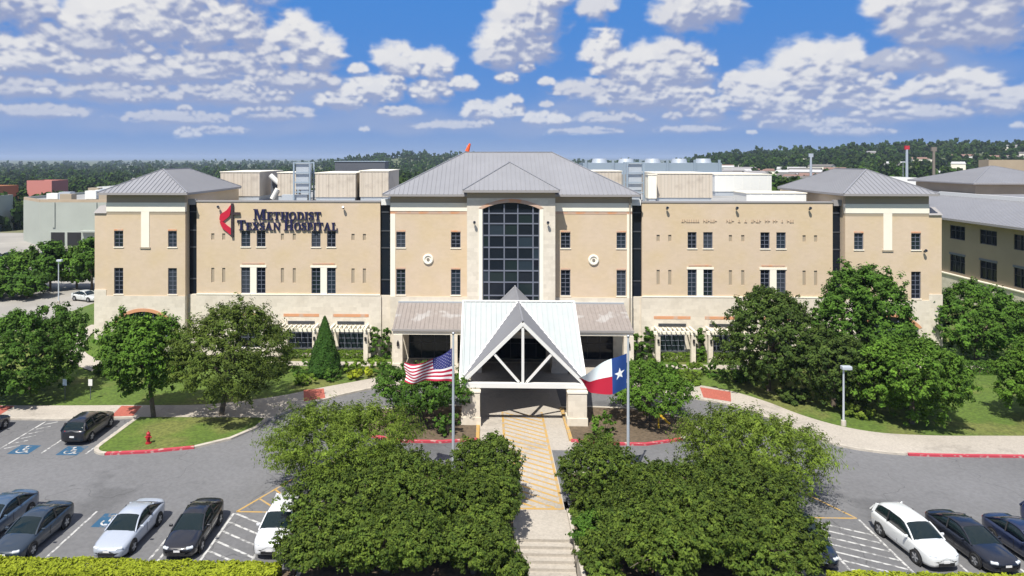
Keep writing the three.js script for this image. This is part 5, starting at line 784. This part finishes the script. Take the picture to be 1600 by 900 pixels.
// ---------------------------------------------------------------- neighbouring and far buildings
{
  const t = thing('annex_building', 'long tan annex with shaded windows and low grey roof at right', 'building'), x = 66, z0 = -95, z1 = -7;
  const pos = []; for (let z = -13.2; z > z0 + 2; z -= 6.3) pos.push(z);
  const s = new THREE.Shape([[z0, 3.6], [z1, 3.6], [z1, 11.6], [z0, 11.6]].map(([a, b]) => new THREE.Vector2(-a, b)));
  for (const z of pos) for (const [a, b] of [[8.75, 10.75], [3.95, 6.45]]) s.holes.push(new THREE.Path([[z - 1.65, a], [z + 1.65, a], [z + 1.65, b], [z - 1.65, b]].map(([p, q]) => new THREE.Vector2(-p, q))));
  const g = new THREE.ExtrudeGeometry(s, { depth: .4, bevelEnabled: false }); g.rotateY(Math.PI / 2); g.translate(x, 0, 0); mesh('side_wall', g, M.annexWall, t);
  mesh('core', box(x + .42, 108, 0, 11.6, z0, z1), M.annexWall, t); mesh('stone_base', box(x - .25, x + .41, 0, 3.45, z0, z1), M.lime, t); mesh('ledge', box(x - .4, x + .4, 3.453, 3.595, z0, z1), M.cream, t);
  for (const z of pos) for (const [a, b] of [[8.75, 10.75], [3.95, 6.45]]) { const f = [box(x + .1, x + .22, a, a + .08, z - 1.65, z + 1.65), box(x + .1, x + .22, b - .08, b, z - 1.65, z + 1.65)]; for (let k = 0; k <= 3; k++) f.push(box(x + .11, x + .21, a + .082, b - .082, z - 1.65 + k * 1.1 - (k ? .04 : 0), z - 1.65 + k * 1.1 + .04)); f.push(box(x + .12, x + .2, lerp(a, b, .62) - .03, lerp(a, b, .62) + .03, z - 1.6, z + 1.6)); const w = mesh('window', f, M.frameDark, t); mesh('pane', box(x + .23, x + .26, a, b, z - 1.65, z + 1.65), M.glass, w); if (a < 5) mesh('head_band', box(x - .06, x + .1, b + .003, b + .3, z - 1.75, z + 1.75), M.frame, w); }
  const e = x - 1.9, r = mesh('roof', tris([...quad([e, 11.9, z1 + .8], [e, 11.9, z0 - .8], [72, 14.5, z0 - .8], [72, 14.5, z1 + .8]), ...quad([72, 14.5, z1 + .8], [72, 14.5, z0 - .8], [109, 14.6, z0 - .8], [109, 14.6, z1 + .8]), [[e, 11.9, z1 + .8], [72, 14.5, z1 + .8], [72, 11.9, z1 + .8]], ...quad([72, 11.9, z1 + .8], [72, 14.5, z1 + .8], [109, 14.6, z1 + .8], [109, 11.9, z1 + .8])]), M.roof, t);
  mesh('soffit', box(e, 109, 11.66, 11.7, z0 - .8, z1 + .8), M.soffit, r); mesh('fascia', box(e - .05, e, 11.62, 11.93, z0 - .8, z1 + .8), M.roofEdge, r);
  const sm = []; for (let z = z0; z < z1; z += .6) sm.push(bar([e, 11.92, z], [72, 14.52, z], .04, .08)); mesh('standing_seam', sm, M.roof, r).userData.kind = 'stuff';
  mesh('parapet', box(72.1, 72.5, 14.52, 15.1, -46, -22), M.white, r);
}
{ const t = thing('rooftop_house', 'pale grey louvred plant house on the annex roof', 'rooftop plant', [84, 14.5, -34]); mesh('casing', box(-4.5, 9, 0, 2.0, -3, 3), M.wareWall, t); for (const a of [-.9, .6]) mesh('door', box(a - .45, a + .45, .1, 1.7, 3.003, 3.05), M.frame, t); mesh('roof_cap', box(-4.7, 9.2, 2.003, 2.15, -3.2, 3.2), M.duct, t); }
{ const t = thing('hip_roof_tower', 'far tan tower with grey hipped roof beyond the annex', 'building', [88.5, 0, -57]); mesh('wall', box(-8.6, 8.6, 0, 16.1, -8.2, 8.2), M.annexWall, t); seamed(-9.6, 9.6, -9.2, 9.2, 16.4, .30, t, M.roof, 'roof'); }
function simpleBuilding(name, label, x0, x1, z0, z1, h, wallM, roofM, extra = []) { const t = thing(name, label, 'building', [(x0 + x1) / 2, 0, (z0 + z1) / 2]), w = (x1 - x0) / 2, d = (z1 - z0) / 2, y0 = Math.min(0, landHeight((x0 + x1) / 2, (z0 + z1) / 2)) - 2; mesh('wall', box(-w, w, y0, h, -d, d), wallM, t); mesh('roof', box(-w + .3, w - .3, h + .003, h + .06, -d + .3, d - .3), roofM, t); mesh('parapet', [box(-w, w, h + .004, h + .7, d - .3, d), box(-w, -w + .3, h + .004, h + .7, -d, d - .303), box(w - .3, w, h + .004, h + .7, -d, d - .303), box(-w + .303, w - .303, h + .004, h + .7, -d, -d + .3)], wallM, t); for (const [nm, g, m] of extra) mesh(nm, g, m, t); return t; }
{ const ex = [['loading_canopy', box(-12, 26, 3.4, 3.7, 43, 45.2), M.wareWall], ['lower_wall', box(-20, 26, 0, 3.3, 43.003, 43.4), M.wareWall]]; for (const x of [-17.8, -13.9, 6, 14]) ex.push(['loading_door', box(x - 1.6, x + 1.6, 0, 3.2, 43.42, 43.5), M.black]); for (const x of [-5, -2.5]) ex.push(['vent_louvre', box(x, x + 1.8, 5.2, 6.6, 43.003, 43.1), M.frame]); for (const x of [-19, -9, 1, 11, 21]) ex.push(['pilaster', box(x - .3, x + .3, 4.3, 10.2, 43.003, 43.25), M.wareWall]);
  { const t = thing('warehouse_building', 'big pale green grey windowless store building behind the left car park', 'building', [-85, 0, -133]), foot = [[27, 43], [-22.5, 43], [-33, 33], [-33, -43], [27, -43]], inner = foot.map(([x, z]) => [x * .985, z * .985]);
    mesh('wall', slab(foot, -2, 10.2), M.wareWall, t); mesh('roof', slab(inner, 10.2, 10.26), M.tarRoof, t); for (let i = 0; i < 5; i++) { const p = foot[i], q = foot[(i + 1) % 5]; mesh('parapet', bar([p[0] * .995, 10.55, p[1] * .995], [q[0] * .995, 10.55, q[1] * .995], .35, .68), i < 2 ? M.annexWall : M.wareWall, t); } for (const [nm, g, m] of ex) mesh(nm, g, m, t); }
  simpleBuilding('store_building', 'pale low shop block at the far left beyond the car park', -215, -170, -172, -150, 7, M.wareWall, M.tarRoof);
  const R = rng(5150); const L = ['white', 'grey', 'tan']; for (let i = 0; i < 16; i++) { const x = -110 + (i % 8) * 2.9 + R() * 1.5, z = -93 - Math.floor(i / 8) * 14 - R() * 10, k = i % 3, t = thing('roof_unit', 'small ' + ['white', 'silver', 'brown'][k] + ' air conditioning unit on the ' + (i < 8 ? 'front' : 'rear') + ' of the big pale store roof', 'rooftop plant', [x, 10.26, z], 0, 'units on the store roof'); mesh('casing', box(-1.4, 1.4, .25, 1.5 + R() * .8, -1.1, 1.1), [M.white, M.duct, M.frieze][k], t); mesh('curb', box(-1.2, 1.2, 0, .248, -.9, .9), M.steelDark, t); } }
simpleBuilding('pink_building', 'small pink building among the trees on the far left', -201, -190, -238, -226, 10.2, std({ color: rgb(.52, .20, .17) }), M.tarRoof);
simpleBuilding('orange_building', 'low brick coloured building at the far left edge', -222, -206, -228, -216, 8.2, std({ color: rgb(.40, .17, .08) }), M.tarRoof);
simpleBuilding('white_hall', 'low white roofed hall left of the left tower', -150, -128, -205, -190, 9, M.white, M.white);
simpleBuilding('white_roof_building', 'long white roofed building behind the right tower roof', 78, 92, -100, -84, 15.6, M.white, M.white); simpleBuilding('white_roof_building', 'lower white building left of the right tower roof', 47, 62, -130, -112, 13.6, M.white, M.white);
simpleBuilding('tan_block', 'flat tan block at the right edge under the hill', 136, 176, -130, -126, 19.4, M.annexWall, M.tarRoof, [['roof_unit', box(-4, 8, 19.5, 20.8, -1.2, 1), M.duct]]);
{ const t = thing('rear_plant_screen', 'long blue grey rooftop cooling plant behind the right wing', 'rooftop plant', [29, 15, -62]); mesh('casing', box(-13.5, 12, 2.6, 4.7, -3, 3), M.steel, t); mesh('frame_post', [-13, -8, -3, 2, 7, 11.5].map((x) => box(x - .2, x + .2, 0, 5.3, 3.0, 3.3)), M.steel, t); mesh('fan_cowl', [-10, -5, 0, 5, 9.5].map((x) => cyl(x, 0, 4.7, 5.5, 1.5, 1.3, 16)), M.duct, t); mesh('platform', box(-14, 12.5, -15, 2.59, -4, 4), M.tarRoof, t); }
// houses on the right hillside and along the far left, each its own thing
{ const R = rng(2024), cols = [M.white, M.cream, std({ color: rgb(.45, .36, .28) }), std({ color: rgb(.55, .50, .45) })], roofs = [std({ color: rgb(.14, .13, .12) }), std({ color: rgb(.24, .23, .23) }), std({ color: rgb(.22, .13, .10) }), std({ color: rgb(.45, .45, .45) })];
  const gableH = (w, d, h, e) => tris([...quad([-w - .4, h, d + .4], [w + .4, h, d + .4], [w + .4, h + e, 0], [-w - .4, h + e, 0]), ...quad([w + .4, h, -d - .4], [-w - .4, h, -d - .4], [-w - .4, h + e, 0], [w + .4, h + e, 0])]);
  globalThis.__houses = []; let n = 0;
  for (let i = 0; i < 72; i++) {
    const az = i < 62 ? (i < 42 ? 17.2 + R() * 8 : 24 + R() * 15) : -28 + R() * 20, r = i < 62 ? (i < 42 ? 380 + R() * 420 : 600 + R() * 600) : 420 + R() * 500, a = az * Math.PI / 180, x = -2.46 + r * Math.sin(a), z = 72.4 - r * Math.cos(a), y = landHeight(x, z), big = R() < .3, w = (big ? 11 : 6) + R() * 4, d = 5 + R() * 2, h = 4.5 + R() * 3, ci = Math.floor(R() * 4), ri = Math.floor(R() * 4);
    const t = thing('hill_house', (big ? 'long ' : 'small ') + ['white', 'cream', 'brown', 'grey'][ci] + ' house with ' + ['dark', 'grey', 'reddish', 'pale'][ri] + ' roof among ' + (i < 62 ? 'trees of the right hillside' : 'the far trees on the left'), 'house', [x, y - 1, z], -a + (R() - .5) * .8, i < 62 ? 'houses on the right hillside' : 'houses among the far left trees');
    mesh('wall', [box(-w, w, -2, h + 1, -d, d), tris([[[-w, h + 1, d], [-w, h + 1, -d], [-w, h + 2.7, 0]], [[w, h + 1, -d], [w, h + 1, d], [w, h + 2.7, 0]]])], cols[ci], t); mesh('roof', gableH(w, d, h + .9, 1.9), roofs[ri], t); for (const k of [-.55, 0, .55]) mesh('window', box(k * w - .7, k * w + .7, 2.6, 4.2, d + .003, d + .05), M.glass, t); __houses.push([x, z]);
  } }
for (const [px, r, h, l, c] of [[1267, 330, 21, 'pale lattice mast beyond the right tower', M.pole], [1417, 330, 24, 'slim mast with a red top right of the right tower', M.pole], [1459, 300, 23, 'brown chimney stack right of the red topped mast', M.wood]]) { const a = Math.atan((px - 727) / 1100) - .03, x = -2.46 + r * Math.sin(a), z = 72.4 - r * Math.cos(a), t = thing('mast', l, 'mast', [x, 0, z]); mesh('pole', cyl(0, 0, -2, h, .6, .45, 8), c, t); mesh('top_sign', box(-.9, .9, h + .003, h + 1.5, -.3, .3), l.includes('red top r') ? std({ color: rgb(.5, .03, .05) }) : c, t); }
// woodland towards the horizon: a mass of crowns
{
  const R = rng(909), lob = [{ x: 0, y: .55, z: 0, rx: .8, ry: .6, rz: .8 }]; for (let i = 0; i < 5; i++) { const a = i * 1.256 + .3; lob.push({ x: Math.cos(a) * .5, y: .5 + .22 * Math.sin(i * 2.1), z: Math.sin(a) * .5, rx: .45, ry: .42, rz: .45 }); }
  const save = TONE.mid; const make = (seed) => crown(lob, { tone: 'mid', count: 420, leaf: .15, twig: .22, asp: .8 }, seed).geo();
  const base = [make(1), make(2), make(3)];
  base.forEach((g, b) => {
    const N = 5200, im = new THREE.InstancedMesh(g, M.leaf, N), m = new THREE.Matrix4(), q = new THREE.Quaternion(), up = new THREE.Vector3(0, 1, 0), col = new THREE.Color(); let n = 0, guard = 0;
    while (n < N && guard++ < N * 8) {
      const az = (-50 + 104 * R()) * Math.PI / 180, r = 1 / lerp(1 / 170, 1 / 3600, Math.pow(R(), .72)), x = -2.46 + r * Math.sin(az), z = 72.4 - r * Math.cos(az);
      if (z > -66 || (x > -172 && x < -50 && z > -182) || (x > -40 && x < 64 && z > -90) || (x > 60 && x < 118 && z > -106) || (x > 44 && x < 64 && z > -132) || (x > 132 && x < 180 && z > -152) || (x > -225 && x < -186 && z > -242) || (x > -152 && x < -126 && z > -208)) continue;
      if (__houses.some(([a, c]) => { const dx = x - a, dz = z - c; return dx * dx + dz * dz < 200 || (dx * dx < 110 && dz > 0 && dz < 34); })) continue;
      if (r < 900 && noise3(x * .011, 2, z * .011) < .30) continue;
      const s = (4.2 + 3.4 * R()) * (1 + r / 3200), y = landHeight(x, z);
      m.compose(new THREE.Vector3(x, y - .6, z), q.setFromAxisAngle(up, R() * 6.28), new THREE.Vector3(s, s * (.95 + .45 * R()), s)); im.setMatrixAt(n, m); const k = .32 + .36 * R(), w = R(); im.setColorAt(n, col.setRGB(k * (.9 + .35 * w), k, k * (.85 + .2 * w))); n++;
    }
    im.count = n; im.name = numbered('woodland'); im.castShadow = im.receiveShadow = true; scene.add(im); tag(im, ['dense green woodland stretching to the horizon', 'mixed woodland covering the far hills', 'scattered far trees across the plain'][b], 'woodland', undefined, 'stuff');
  });
}

scene.fog = new THREE.FogExp2(new THREE.Color().setRGB(.55, .68, .90), .00011);
renderer.render(scene, camera);
